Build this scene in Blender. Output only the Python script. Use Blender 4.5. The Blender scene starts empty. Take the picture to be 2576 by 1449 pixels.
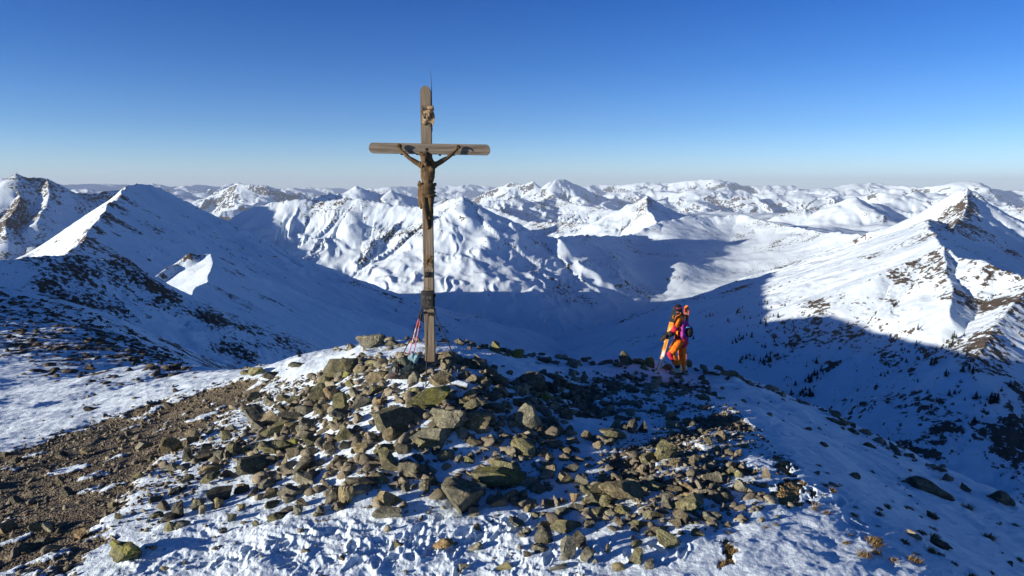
import bpy, bmesh, math, random
import numpy as np
from mathutils import Vector, Matrix, Euler

# ------------------------------------------------------------------ camera, world, sun
SC = bpy.context.scene
COL = SC.collection
PITCH = math.radians(8.4)
FPX = 1741.0                      # focal length in pixels of a 2576 x 1449 picture
cam_d = bpy.data.cameras.new("camera")
cam = bpy.data.objects.new("camera", cam_d)
COL.objects.link(cam)
cam.location = (0, 0, 0)
cam.rotation_euler = (math.pi / 2 - PITCH, 0, 0)
cam_d.sensor_width = 36.0
cam_d.lens = 36.0 * FPX / 2576.0
cam_d.clip_start = 0.1
cam_d.clip_end = 200000.0
SC.camera = cam

SUN_AZ = math.radians(248.0)      # clockwise from +Y (north)
SUN_EL = math.radians(8.3)
SUN_DIR = Vector((math.sin(SUN_AZ) * math.cos(SUN_EL), math.cos(SUN_AZ) * math.cos(SUN_EL), math.sin(SUN_EL)))

w = bpy.data.worlds.new("World")
SC.world = w
w.use_nodes = True
nt = w.node_tree
nt.nodes.clear()
sky = nt.nodes.new("ShaderNodeTexSky")
sky.sky_type = 'NISHITA'
sky.sun_disc = False
sky.sun_elevation = SUN_EL
sky.sun_rotation = SUN_AZ
sky.altitude = 2300.0
sky.air_density = 1.0
sky.dust_density = 0.3
sky.ozone_density = 3.0
bg = nt.nodes.new("ShaderNodeBackground")
bg.inputs["Strength"].default_value = 0.066
wo = nt.nodes.new("ShaderNodeOutputWorld")
tc = nt.nodes.new("ShaderNodeTexCoord")
sx = nt.nodes.new("ShaderNodeSeparateXYZ")
nt.links.new(tc.outputs["Generated"], sx.inputs[0])
ramp = nt.nodes.new("ShaderNodeValToRGB")      # clean mountain air: deeper blue with height, pale and not yellow at the horizon
nt.links.new(sx.outputs["Z"], ramp.inputs[0])
cr = ramp.color_ramp
cr.elements[0].position = 0.0
cr.elements[0].color = (1.35, 1.55, 2.1, 1)
cr.elements[1].position = 0.40
cr.elements[1].color = (0.07, 0.42, 0.80, 1)
for p_, c_ in ((0.03, (1.20, 1.40, 1.85, 1)), (0.08, (0.74, 1.06, 1.55, 1)), (0.16, (0.34, 0.78, 1.38, 1)), (0.25, (0.10, 0.58, 1.27, 1))):
    e_ = cr.elements.new(p_)
    e_.color = c_
mul = nt.nodes.new("ShaderNodeMix")
mul.data_type = 'RGBA'
mul.blend_type = 'MULTIPLY'
mul.inputs[0].default_value = 1.0
nt.links.new(sky.outputs[0], mul.inputs[6])
nt.links.new(ramp.outputs[0], mul.inputs[7])
nt.links.new(mul.outputs[2], bg.inputs[0])
nt.links.new(bg.outputs[0], wo.inputs[0])

sun_d = bpy.data.lights.new("sun", 'SUN')
sun_d.energy = 5.0
sun_d.angle = math.radians(0.5)
sun_d.color = (1.0, 0.85, 0.69)
sun = bpy.data.objects.new("sun", sun_d)
COL.objects.link(sun)
sun.rotation_euler = SUN_DIR.to_track_quat('Z', 'Y').to_euler()

SC.view_settings.view_transform = 'Standard'
SC.view_settings.look = 'None'
SC.view_settings.exposure = 0.9
SC.view_settings.gamma = 1.0
SC.render.engine = 'CYCLES'
SC.cycles.max_bounces = 6
SC.cycles.diffuse_bounces = 3
SC.cycles.use_denoising = True
SC.cycles.denoiser = 'OPENIMAGEDENOISE'

random.seed(7)
RNG = np.random.default_rng(7)
F32 = np.float32


# ------------------------------------------------------------------ helpers: rays of the camera, noise
def ray(px, py):
    u = (px - 1288.0) / FPX
    v = (724.5 - py) / FPX
    c, s = math.cos(PITCH), math.sin(PITCH)
    return np.array([u, c + v * s, -s + v * c])


def at_range(px, py, R):
    d = ray(px, py)
    return d * (R / math.hypot(d[0], d[1]))


def at_z(px, py, z):
    d = ray(px, py)
    return d * (z / d[2])


def at_y(px, py, y):
    d = ray(px, py)
    return d * (y / d[1])


def _hash(ix, iy, seed):
    h = ix.astype(np.uint32) * np.uint32(374761393) + np.uint32((seed * 2246822519 + 12345) & 0xffffffff)
    h = (h ^ (h >> np.uint32(15))) * np.uint32(2246822519)
    h = h ^ (h >> np.uint32(13))
    h = (h + iy.astype(np.uint32) * np.uint32(668265263))
    h = (h ^ (h >> np.uint32(16))) * np.uint32(2146121005)
    h = (h ^ (h >> np.uint32(15))) * np.uint32(2221713035)
    return (h ^ (h >> np.uint32(16)))


_ANG = np.linspace(0, 2 * np.pi, 256, endpoint=False)
_GX = np.cos(_ANG).astype(F32)
_GY = np.sin(_ANG).astype(F32)


def noise2(x, y, seed=0):
    x = np.asarray(x, F32)
    y = np.asarray(y, F32)
    xf = np.floor(x)
    yf = np.floor(y)
    fx = x - xf
    fy = y - yf
    ix = xf.astype(np.int64)
    iy = yf.astype(np.int64)
    u = fx * fx * fx * (fx * (fx * 6 - 15) + 10)
    v = fy * fy * fy * (fy * (fy * 6 - 15) + 10)

    def g(dx, dy):
        h = _hash(ix + dx, iy + dy, seed) & np.uint32(255)
        return _GX[h] * (fx - dx) + _GY[h] * (fy - dy)
    a = g(0, 0)
    b = g(1, 0)
    a = a + u * (b - a)
    c = g(0, 1)
    d = g(1, 1)
    c = c + u * (d - c)
    return (a + v * (c - a)) * F32(1.4)


def fbm(x, y, octv, seed=0, gain=0.5, lac=2.03):
    s = 0
    a = 1.0
    f = 1.0
    for o in range(octv):
        s = s + F32(a) * noise2(x * F32(f), y * F32(f), seed + o * 17)
        a *= gain
        f *= lac
    return s


def ridged(x, y, octv, seed=0, gain=0.5, lac=2.05):
    s = 0
    a = 1.0
    f = 1.0
    for o in range(octv):
        n = 1 - np.abs(noise2(x * F32(f), y * F32(f), seed + o * 31))
        s = s + F32(a) * (n * n - F32(0.55))
        a *= gain
        f *= lac
    return s


def smooth(e0, e1, x):
    t = np.clip((x - e0) / (e1 - e0), 0, 1)
    return t * t * (3 - 2 * t)


def rbf_fit(P, V, smoothing=1e-3):
    P = np.asarray(P, float)
    V = np.asarray(V, float)
    n = len(P)
    d = np.hypot(P[:, None, 0] - P[None, :, 0], P[:, None, 1] - P[None, :, 1])
    K = np.where(d > 0, d * d * np.log(d + 1e-12), 0) + np.eye(n) * smoothing
    A = np.zeros((n + 3, n + 3))
    A[:n, :n] = K
    A[:n, n] = 1
    A[:n, n + 1:] = P
    A[n, :n] = 1
    A[n + 1:, :n] = P.T
    b = np.zeros(n + 3)
    b[:n] = V
    return P, np.linalg.solve(A, b)


def rbf_eval(model, X, Y):
    P, c = model
    n = len(P)
    out = c[n] + c[n + 1] * X + c[n + 2] * Y
    for i in range(n):
        d2 = (X - P[i, 0]) ** 2 + (Y - P[i, 1]) ** 2
        out = out + c[i] * 0.5 * d2 * np.log(d2 + 1e-12)
    return out


# ------------------------------------------------------------------ near ground (summit knoll and the shoulder left of it)
# (px, py, z): the height of the ground that is seen at a pixel of the 2576-wide picture
NEAR_PX = [
    # column of the cross
    (1078, 914, -3.20), (1078, 1000, -3.41), (1078, 1100, -3.65), (1078, 1200, -3.86), (1078, 1300, -4.0), (1078, 1449, -4.15),
    (1078, 868, -3.86), (960, 862, -3.92), (880, 878, -4.25), (800, 893, -4.5), (700, 915, -5.2), (640, 930, -5.7),
    (900, 935, -3.75), (850, 1000, -3.95), (700, 1000, -4.75), (700, 1100, -4.3), (700, 1200, -4.25), (700, 1449, -4.2),
    (1180, 915, -3.3), (1250, 940, -3.38), (1200, 1050, -3.52), (1288, 1100, -3.72), (1288, 1300, -4.0), (1288, 1449, -4.08),
    (1200, 878, -3.98), (1300, 897, -4.06), (1420, 914, -4.22), (1380, 950, -3.85), (1400, 1000, -3.8),
    # left side
    (560, 938, -6.6), (500, 1000, -5.6), (500, 1100, -4.8), (500, 1250, -4.45), (500, 1449, -4.3),
    (300, 985, -7.4), (300, 1050, -6.1), (300, 1200, -4.9), (300, 1449, -4.45),
    (0, 1050, -7.3), (0, 1100, -6.4), (0, 1150, -5.8), (0, 1250, -5.25), (0, 1449, -4.65), (-400, 1250, -6.0), (-400, 1050, -8.5),
    # right side
    (1580, 917, -4.36), (1705, 938, -4.58), (1800, 942, -4.8), (1450, 960, -4.15), (1600, 960, -4.45), (1600, 1000, -4.2),
    (1750, 1000, -4.38), (1500, 1050, -3.98), (1750, 1100, -3.93), (1500, 1200, -3.93), (1750, 1250, -3.90), (1600, 1449, -3.98),
    (1850, 950, -5.35), (1900, 1050, -4.12), (1950, 1000, -5.5), (2100, 1050, -6.1), (2250, 1130, -6.5), (2400, 1200, -6.9), (2576, 1290, -7.3),
    (1870, 1150, -3.86), (2000, 1200, -3.84), (2000, 1449, -3.82), (2200, 1300, -4.08), (2200, 1200, -5.05), (2400, 1400, -4.3), (2400, 1300, -5.3), (1850, 1300, -3.86),
    (2576, 1449, -5.1), (2800, 1400, -7.4), (2200, 1449, -3.86),
]
# free points (x, y, z) where the ground falls away behind its crest, and beside and behind the camera
NEAR_XYZ = [
    (-2.5, 21, -5.6), (0.5, 21.5, -6.6), (3, 22.5, -7.4), (6, 24, -8.2), (-6, 26, -8.2), (-9, 28, -9.2), (9, 24.5, -10.0), (12, 22, -10.5), (15.5, 19.5, -12.5),
    (18, 15, -13.5), (19, 10, -12.5), (17, 5, -10.5), (0, 34, -15), (10, 34, -18), (20, 26, -20), (27, 14, -21), (-12, 40, -17), (0, 50, -27), (16, 46, -28), (32, 30, -33), (36, 10, -27),
    (0, 2, -4.7), (-8, 2, -5.0), (8, 2, -4.9), (14, -2, -8), (-16, 6, -5.9), (0, -12, -4.9), (-12, -10, -5.5), (10, -14, -8), (-30, -5, -9), (-28, 14, -8.6), (0, -35, -8), (-30, -35, -10), (30, -30, -20),
]
SHOULDER_PX = [(0, 1000, -9.0), (0, 950, -10.6), (0, 850, -13.8), (0, 780, -16.0), (0, 715, -18.0), (-350, 850, -13.5), (-350, 700, -16),
               (200, 960, -10.0), (200, 900, -12.3), (200, 840, -14.8), (150, 770, -18.0),
               (400, 945, -10.0), (400, 915, -12.3), (330, 850, -16.3), (430, 900, -14.5), (500, 945, -9.6), (560, 940, -8.2), (470, 925, -12.8)]
SHOULDER_XYZ = [(-60, 200, -46), (-40, 110, -36), (-25, 75, -28), (-90, 180, -34), (-130, 190, -30), (-50, 150, -46), (-160, 160, -24), (-190, 90, -20), (-110, 20, -16), (-80, -60, -16), (60, 60, -55), (80, -10, -55), (20, 110, -62), (60, 120, -85), (120, 60, -90)]
_np = [at_z(*p) for p in NEAR_PX] + [np.array(p) for p in NEAR_XYZ] + [at_z(*p) for p in SHOULDER_PX] + [np.array(p, float) for p in SHOULDER_XYZ]
_np = np.array(_np)
NEAR_MODEL = rbf_fit(_np[:, :2], _np[:, 2], 2e-3)

# ------------------------------------------------------------------ mountain ridges: (px, py, range in metres) along each crest, then slopes
RIDGES = []


def ridge(name, pts, sl=0.62, sr=0.62, sl1=0.34, sr1=0.34, L=350.0, gully=1.0, rock=0.5, seed=0):
    R = None
    out = []
    for p in pts:
        if len(p) == 3 and p[2] is not None:
            R = p[2]
        out.append([p[0], p[1], R if len(p) < 3 else p[2]])
    P = np.array([at_range(a, b, c) for a, b, c in out])
    RIDGES.append(dict(name=name, P=P, sl=sl, sr=sr, sl1=sl1, sr1=sr1, L=L, gully=gully, rock=rock, seed=seed))


# own summit: the ridge line from the knoll to the left and away
RIDGES.append(dict(name="own", P=np.array([(60, -300, -60), (10, -60, -12), (0, 5, -9), (-60, 40, -16), (-130, 150, -24), (-180, 220, -28)], float), sl=0.45, sr=0.62, sl1=0.4, sr1=0.5, L=150, gully=0.4, rock=0.4, seed=1))
RIDGES.append(dict(name="own_b", P=np.array([(-130, 150, -24), (-260, 120, -20), (-420, 60, -60), (-700, -200, -120), (-1200, -900, -200)], float), sl=0.45, sr=0.5, sl1=0.4, sr1=0.4, L=150, gully=0.4, rock=0.4, seed=2))
RIDGES.append(dict(name="own_c", P=np.array([(60, -300, -60), (200, -700, -120), (500, -1500, -250)], float), sl=0.5, sr=0.5, sl1=0.4, sr1=0.4, L=200, gully=0.4, rock=0.4, seed=3))
ridge("RB", [(-320, 662, 315), (0, 652, 333), (100, 641, 343), (170, 638, 350), (225, 650, 356), (280, 648, 361), (330, 672, 378), (450, 762, 434), (560, 828, 483), (640, 885, 518), (760, 965, 560), (900, 1040, 602)], 0.6, 0.68, L=120, gully=0.25, rock=0.55, seed=4)
ridge("RBD", [(60, 660, 340), (110, 705, 560), (130, 725, 800), (120, 715, 950)], 0.6, 0.6, L=150, gully=.4, rock=.3, seed=5)
ridge("RC", [(300, 755, 864), (400, 692, 896), (450, 660, 922), (490, 634, 936), (505, 640, 943), (545, 639, 938), (590, 660, 994), (640, 690, 1051), (750, 742, 1166), (830, 790, 1252), (920, 845, 1339), (1050, 935, 1440)], 0.75, 0.7, L=150, gully=0.3, rock=0.7, seed=6)
ridge("RC2", [(545, 639, 938), (530, 680, 850), (500, 705, 750), (470, 724, 670), (462, 748, 600)], 0.62, 0.40, 0.4, 0.30, L=150, gully=0.15, rock=0.1, seed=7)
ridge("RD", [(120, 690, 1000), (180, 640, 1080), (215, 600, 1180), (238, 566, 1270), (245, 545, 1360), (270, 520, 1500), (300, 490, 1700), (322, 470, 1840), (345, 463, 1910), (375, 464, 1915), (400, 475, 1920), (470, 505, 1950), (550, 555, 2000), (640, 600, 2040), (730, 650, 2080), (800, 700, 2110), (880, 738, 2140), (1000, 792, 2220), (1100, 845, 2300), (1250, 925, 2350)], 0.80, 0.62, 0.5, 0.34, L=400, gully=0.35, rock=0.6, seed=8)
ridge("RDE", [(640, 640, 3385), (450, 540, 3450), (345, 490, 3490), (300, 478, 3516), (235, 490, 3516), (190, 487, 3516), (160, 470, 3516), (120, 450, 3516), (95, 446, 3516), (75, 448, 3516), (42, 438, 3516), (20, 450, 3541), (0, 462, 3594), (-200, 560, 3710), (-500, 760, 3775)], 0.75, 0.6, L=350, gully=0.6, rock=1.0, seed=9)
ridge("RE2", [(42, 438, 3578), (45, 480, 3419), (38, 520, 3246), (15, 580, 2981)], 0.8, 0.8, L=300, gully=0.7, rock=1.2, seed=10)
ridge("RE3", [(120, 450, 3492), (118, 500, 3298), (100, 560, 3039)], 0.7, 0.7, L=300, gully=0.7, rock=1.0, seed=11)
ridge("RF", [(520, 600, 3500), (590, 545, 3500), (620, 527, 3480), (700, 508, 3440), (730, 503, 3420), (770, 502, 3400), (800, 508, 3380), (840, 502, 3350), (900, 498, 3300), (950, 509, 3250), (1000, 515, 3200), (1050, 517, 3150), (1100, 515, 3120), (1140, 501, 3100), (1165, 496, 3080), (1200, 510, 3060), (1250, 545, 3050), (1300, 586, 3020), (1350, 592, 3010), (1390, 597, 3000), (1410, 604, 2950), (1440, 650, 2900), (1480, 720, 2780), (1520, 770, 2680), (1600, 815, 2500), (1720, 880, 2300)], 0.62, 0.66, L=500, gully=0.8, rock=0.2, seed=12)
ridge("RF2", [(1390, 597, 3000), (1480, 592, 3300), (1560, 596, 3600), (1600, 588, 3800), (1660, 556, 4000), (1740, 541, 4200), (1780, 545, 4250), (1860, 539, 4300), (1930, 556, 4150), (1965, 566, 4000), (2050, 580, 3700), (2170, 590, 3300), (2300, 577, 2950), (2330, 552, 2850)], 0.55, 0.5, L=500, gully=0.6, rock=0.4, seed=13)
ridge("RK", [(2300, 577, 2950), (2330, 548, 2850), (2380, 499, 2780), (2400, 490, 2760), (2412, 477, 2750), (2440, 472, 2740), (2462, 482, 2740), (2485, 503, 2730), (2520, 527, 2720), (2576, 556, 2700), (2750, 640, 2700)], 0.95, 0.85, 0.42, 0.42, L=260, gully=0.5, rock=0.7, seed=31)
ridge("RK2", [(2440, 472, 2740), (2435, 510, 2620), (2420, 545, 2480), (2400, 575, 2300)], 0.8, 0.8, 0.45, 0.45, L=200, gully=0.4, rock=1.0, seed=32)
ridge("RG", [(2330, 548, 2850), (2335, 566, 2000), (2350, 600, 1700), (2372, 620, 1600), (2300, 652, 1560), (2200, 688, 1510), (2100, 742, 1450), (2000, 797, 1400), (1900, 846, 1350), (1820, 885, 1320), (1760, 930, 1300)], 0.5, 0.55, L=300, gully=0.35, rock=0.5, seed=20)
ridge("RG2", [(2372, 620, 1600), (2420, 650, 1560), (2480, 656, 1500), (2576, 700, 1450), (2750, 770, 1400)], 0.6, 0.6, L=300, gully=0.7, rock=0.7, seed=21)
ridge("RG3", [(2372, 620, 1600), (2395, 720, 1400), (2400, 800, 1270)], 0.6, 0.6, L=300, gully=0.7, rock=0.7, seed=22)
ridge("RG4", [(2576, 700, 1450), (2530, 800, 1250), (2450, 930, 1050)], 0.6, 0.6, L=300, gully=0.7, rock=0.9, seed=23)
ridge("RI", [(1330, 600, 5200), (1430, 582, 5200), (1500, 560, 5200), (1560, 522, 5200), (1600, 503, 5200), (1625, 492, 5200), (1645, 503, 5200), (1700, 532, 5200), (1770, 556, 5300), (1850, 590, 5300)], 0.6, 0.6, L=600, gully=0.6, rock=0.4, seed=24)
ridge("RI2", [(1625, 492, 5200), (1632, 530, 4850), (1655, 560, 4600)], 0.6, 0.8, L=600, gully=0.4, rock=0.6, seed=25)
ridge("RP", [(1120, 500, 6500), (1190, 508, 6500), (1250, 530, 6300), (1330, 555, 6000), (1420, 562, 5700), (1500, 562, 5400)], 0.5, 0.5, L=600, gully=0.8, rock=0.8, seed=26)
ridge("RO", [(1870, 580, 6500), (1930, 552, 7000), (1975, 535, 7000), (2010, 526, 7000), (2060, 531, 7000), (2120, 506, 7000), (2150, 497, 7000), (2190, 511, 7000), (2230, 509, 7200), (2265, 491, 7400), (2300, 500, 7400), (2350, 518, 7300), (2450, 535, 7000), (2576, 520, 6800), (2650, 540, 6800)], 0.5, 0.5, L=700, gully=0.8, rock=0.3, seed=27)
ridge("RQ", [(790, 515, 9000), (830, 500, 9000), (862, 489, 9000), (900, 468, 9000), (930, 479, 9000), (962, 493, 9000), (985, 478, 9000), (1010, 490, 9000), (1060, 502, 9000), (1120, 512, 9000)], 0.5, 0.55, L=800, gully=1.0, rock=0.5, seed=28)
ridge("RQ2", [(740, 512, 4800), (775, 500, 5000), (830, 486, 5200), (852, 492, 5200), (900, 512, 5200), (960, 530, 5000)], 0.7, 0.7, L=600, gully=1.0, rock=1.0, seed=29)
ridge("RS", [(1190, 520, 10000), (1230, 505, 10000), (1300, 500, 10000), (1340, 508, 10000), (1400, 498, 10500), (1440, 512, 10000), (1500, 522, 9500), (1560, 530, 9000), (1620, 545, 9000)], 0.45, 0.45, L=800, gully=1.0, rock=0.4, seed=30)

# far ranges (own mesh, 12 to 50 km)
FAR = []


def far(pts, sl=0.55, L=1500.0, gully=1.0, seed=0):
    R = None
    out = []
    for p in pts:
        if len(p) == 3:
            R = p[2]
        out.append([p[0], p[1], R])
    FAR.append(dict(name="far", P=np.array([at_range(a, b, c) for a, b, c in out]), sl=sl, sr=sl, sl1=0.28, sr1=0.28, L=L, gully=gully, rock=0.5, seed=seed))


far([(500, 510, 16000), (540, 492), (575, 474), (600, 467), (640, 466), (668, 463), (690, 470), (705, 475), (750, 488), (800, 500)], 0.8, seed=40)
far([(1170, 505, 18000), (1190, 492), (1215, 478), (1250, 466), (1280, 464), (1320, 459), (1342, 454), (1358, 468), (1368, 472), (1385, 456), (1400, 452), (1425, 455), (1450, 462), (1475, 474), (1500, 490), (1540, 505)], 0.85, seed=41)
far([(-100, 462, 26000), (0, 446), (20, 447), (60, 462), (160, 462), (200, 464), (260, 462), (300, 465), (380, 462), (420, 467), (480, 468), (540, 470), (575, 464), (600, 471), (700, 475), (760, 474)], 0.5, seed=42)
far([(700, 478, 36000), (760, 472), (800, 474), (850, 472), (900, 476), (980, 470), (1060, 472), (1110, 466), (1130, 465), (1160, 468), (1180, 464), (1230, 470), (1300, 472)], 0.5, seed=43)
far([(1420, 478, 30000), (1500, 466), (1540, 463), (1580, 462), (1620, 458), (1665, 456), (1690, 460), (1730, 457), (1760, 455), (1790, 450), (1815, 458), (1850, 466), (1880, 470), (1910, 468), (1945, 467), (1990, 469), (2010, 474), (2060, 477)], 0.55, seed=44)
far([(2020, 480, 24000), (2080, 474), (2130, 469), (2180, 460), (2200, 463), (2230, 462), (2280, 466), (2320, 472), (2360, 466), (2400, 461), (2440, 458), (2470, 465), (2520, 475), (2576, 482), (2700, 480)], 0.55, seed=45)
far([(1500, 490, 20000), (1560, 482), (1640, 476), (1700, 484), (1760, 474), (1800, 485), (1870, 480), (1890, 486), (1960, 492), (2050, 488), (2150, 490), (2250, 487), (2400, 492)], 0.45, seed=46)
far([(160, 480, 18000), (260, 478), (350, 482), (450, 484), (560, 492), (700, 500), (800, 500)], 0.35, seed=47)


def eval_ridges(X, Y, RL, floor, reach_slope=0.3):
    Z = np.full(X.shape, -1e9, F32)
    S = np.zeros(X.shape, F32)
    D = np.full(X.shape, 1e6, F32)
    G = np.zeros(X.shape, F32)
    RK = np.zeros(X.shape, F32)
    for r in RL:
        P = r["P"]
        reach = (P[:, 2].max() - floor) / min(r["sl1"], r["sr1"]) + 50
        m = (X > P[:, 0].min() - reach) & (X < P[:, 0].max() + reach) & (Y > P[:, 1].min() - reach) & (Y < P[:, 1].max() + reach)
        idx = np.nonzero(m)[0]
        if len(idx) == 0:
            continue
        x = X[idx]
        y = Y[idx]
        z = np.full(x.shape, -1e9, F32)
        s = np.zeros(x.shape, F32)
        dd = np.zeros(x.shape, F32)
        s0 = r["seed"] * 977.0
        for a, b in zip(P[:-1], P[1:]):
            e = b - a
            l2 = float(e[0] ** 2 + e[1] ** 2)
            l = math.sqrt(l2)
            ux = x - F32(a[0])
            uy = y - F32(a[1])
            t = np.clip((ux * F32(e[0]) + uy * F32(e[1])) / F32(l2), 0, 1)
            qx = ux - t * F32(e[0])
            qy = uy - t * F32(e[1])
            d = np.sqrt(qx * qx + qy * qy)
            side = (F32(e[0]) * uy - F32(e[1]) * ux) / (F32(l) * np.maximum(d, 1e-3))     # +1 = left of the crest
            k = 0.5 + 0.5 * np.clip(side, -1, 1)
            sa = F32(r["sr"]) + k * F32(r["sl"] - r["sr"])
            sb = F32(r["sr1"]) + k * F32(r["sl1"] - r["sr1"])
            L = F32(r["L"])
            zz = F32(a[2]) + t * F32(e[2]) - (sb * d + (sa - sb) * L * (1 - np.exp(-d / L)))
            u = zz > z
            z = np.where(u, zz, z)
            s = np.where(u, F32(s0) + t * F32(l), s)
            dd = np.where(u, d, dd)
            s0 += l
        u = z > Z[idx]
        j = idx[u]
        Z[j] = z[u]
        S[j] = s[u]
        D[j] = dd[u]
        G[j] = r["gully"]
        RK[j] = r["rock"]
    return Z, S, D, G, RK


def smax(a, b, k):
    h = np.clip(0.5 + 0.5 * (a - b) / k, 0, 1)
    return b + (a - b) * h + k * h * (1 - h)


def floor_z(X, Y):
    R = np.hypot(X, Y)
    az = np.degrees(np.arctan2(X, Y))
    f = -610 + 60 * fbm(X / 900, Y / 900, 3, 91)
    # the valley head climbs towards the plateau on the right
    f = f + 330 * smooth(2000, 3800, R) * smooth(2, 14, az)
    f = f - 250 * smooth(4500, 9000, R)
    return f.astype(F32)


def near_z(X, Y):
    z = rbf_eval(NEAR_MODEL, X.astype(float), Y.astype(float)).astype(F32)
    return z


def terrain_mid(X, Y):
    """height, rock cover and wood cover for 40 m .. 14 km"""
    R = np.hypot(X, Y)
    # wobble the crests a little so that they do not run as straight lines
    wx = X + 14 * fbm(X / 260, Y / 260, 3, 301)
    wy = Y + 14 * fbm(X / 260, Y / 260, 3, 302)
    Z, S, D, G, RK = eval_ridges(wx.astype(F32), wy.astype(F32), RIDGES, -700.0)
    F = floor_z(X, Y)
    Z = smax(Z, F, 70.0)
    hgt = smooth(0, 160, Z - F)
    # detail in four fixed sizes, blended with distance
    add = np.zeros_like(Z)
    big = np.zeros_like(Z)
    rib = np.zeros_like(Z)
    lv = np.interp(np.log(np.maximum(R, 1)), np.log([380.0, 1000.0, 2500.0, 5800.0]), [0, 1, 2, 3]).astype(F32)
    for i, sc in enumerate((0.14, 0.40, 1.0, 2.2)):
        wt = 1 - np.abs(lv - i)
        k = np.nonzero(wt > 0)[0]
        x, y, d, s_, h = X[k], Y[k], D[k], S[k], hgt[k]
        g = G[k]
        gl = ridged(s_ / (105 * sc) + 0.45 * fbm(x / (300 * sc), y / (300 * sc), 3, 55), d / (1200 * sc), 4, 61, 0.64)
        gl2 = ridged(x / (420 * sc), y / (420 * sc), 4, 77, 0.5)
        am = smooth(5 * sc, 220 * sc, d) * h * g
        gf = ridged(s_ / (40 * sc) + 0.35 * fbm(x / (120 * sc), y / (120 * sc), 2, 58), d / (620 * sc), 3, 63, 0.6)
        a = 12 * sc * gf * am * (0.4 + 0.6 * np.clip(gl + .5, 0, 1)) + 38 * sc * gl * am + 20 * sc * gl2 * (0.14 + 0.86 * smooth(0, 200 * sc, d)) * (0.35 + 0.65 * h) * np.clip(g + .15, 0, 1)
        a = a + 5.0 * sc * fbm(x / (110 * sc), y / (110 * sc), 3, 88, 0.52) * (0.5 + 0.5 * np.clip(g, 0, 1))
        a = a + (9 * sc * ridged(s_ / (75 * sc), s_ * 0 + 3.3, 3, 171, 0.55) + 4 * sc * noise2(x / (22 * sc), y / (22 * sc), 172)) * np.exp(-d / (45 * sc)) * np.clip(g + .3, 0, 1)
        add[k] += (wt[k] * a).astype(F32)
        rib[k] += (wt[k] * (0.75 * gl + 0.55 * gl2)).astype(F32)
        big[k] += (wt[k] * fbm(x / (260 * sc), y / (260 * sc), 4, 131)).astype(F32)
    Z = Z + add
    # blend into the near ground
    nb = R < 420
    if nb.any():
        zn = near_z(X[nb], Y[nb])
        r = R[nb]
        c_, s_ = math.cos(0.5), math.sin(0.5)
        u_ = X[nb] * c_ + Y[nb] * s_
        v_ = -X[nb] * s_ + Y[nb] * c_
        zn = zn + (0.0028 * r * fbm(X[nb] / 9, Y[nb] / 9, 4, 15) * smooth(14, 60, r) + 0.20 * smooth(34, 60, r) * ridged(u_ / 6, v_ / 1.9, 3, 218, 0.55) - 0.6 * smooth(46, 36, r)).astype(F32)
        ww = smooth(150, 205, r)
        Z[nb] = zn * (1 - ww) + Z[nb] * ww
    return Z, D, RK, hgt, big, rib


def grid_mesh(name, X, Y, Z, nr, nc, attrs, wrap=False):
    co = np.stack([X, Y, Z], 1).astype(F32)
    i = np.arange(nr - 1)[:, None] * nc
    j = np.arange(nc if wrap else nc - 1)[None, :]
    jn = (j + 1) % nc
    q = np.stack([(i + j), (i + jn), (i + nc + jn), (i + nc + j)], -1).reshape(-1, 4).astype(np.int32)
    me = bpy.data.meshes.new(name)
    me.vertices.add(len(co))
    me.vertices.foreach_set("co", co.ravel())
    me.loops.add(q.size)
    me.loops.foreach_set("vertex_index", q.ravel())
    me.polygons.add(len(q))
    me.polygons.foreach_set("loop_start", np.arange(0, q.size, 4, dtype=np.int32))
    me.polygons.foreach_set("use_smooth", np.ones(len(q), dtype=bool))
    for k, v in attrs.items():
        a = me.attributes.new(k, 'FLOAT', 'POINT')
        a.data.foreach_set("value", np.ascontiguousarray(v, F32))
    me.update()
    me.validate()
    o = bpy.data.objects.new(name, me)
    COL.objects.link(o)
    return o


def slope_of(X, Y, Z, nr, nc):
    P = np.stack([X, Y, Z], 1).reshape(nr, nc, 3)
    a = np.gradient(P, axis=0)
    b = np.gradient(P, axis=1)
    n = np.cross(b, a)
    n /= np.maximum(np.linalg.norm(n, axis=2, keepdims=True), 1e-9)
    return np.abs(n[..., 2]).ravel(), n.reshape(-1, 3)


# ------------------------------------------------------------------ node helpers
def new_mat(name):
    m = bpy.data.materials.new(name)
    m.use_nodes = True
    t = m.node_tree
    t.nodes.clear()
    return m, t


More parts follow.
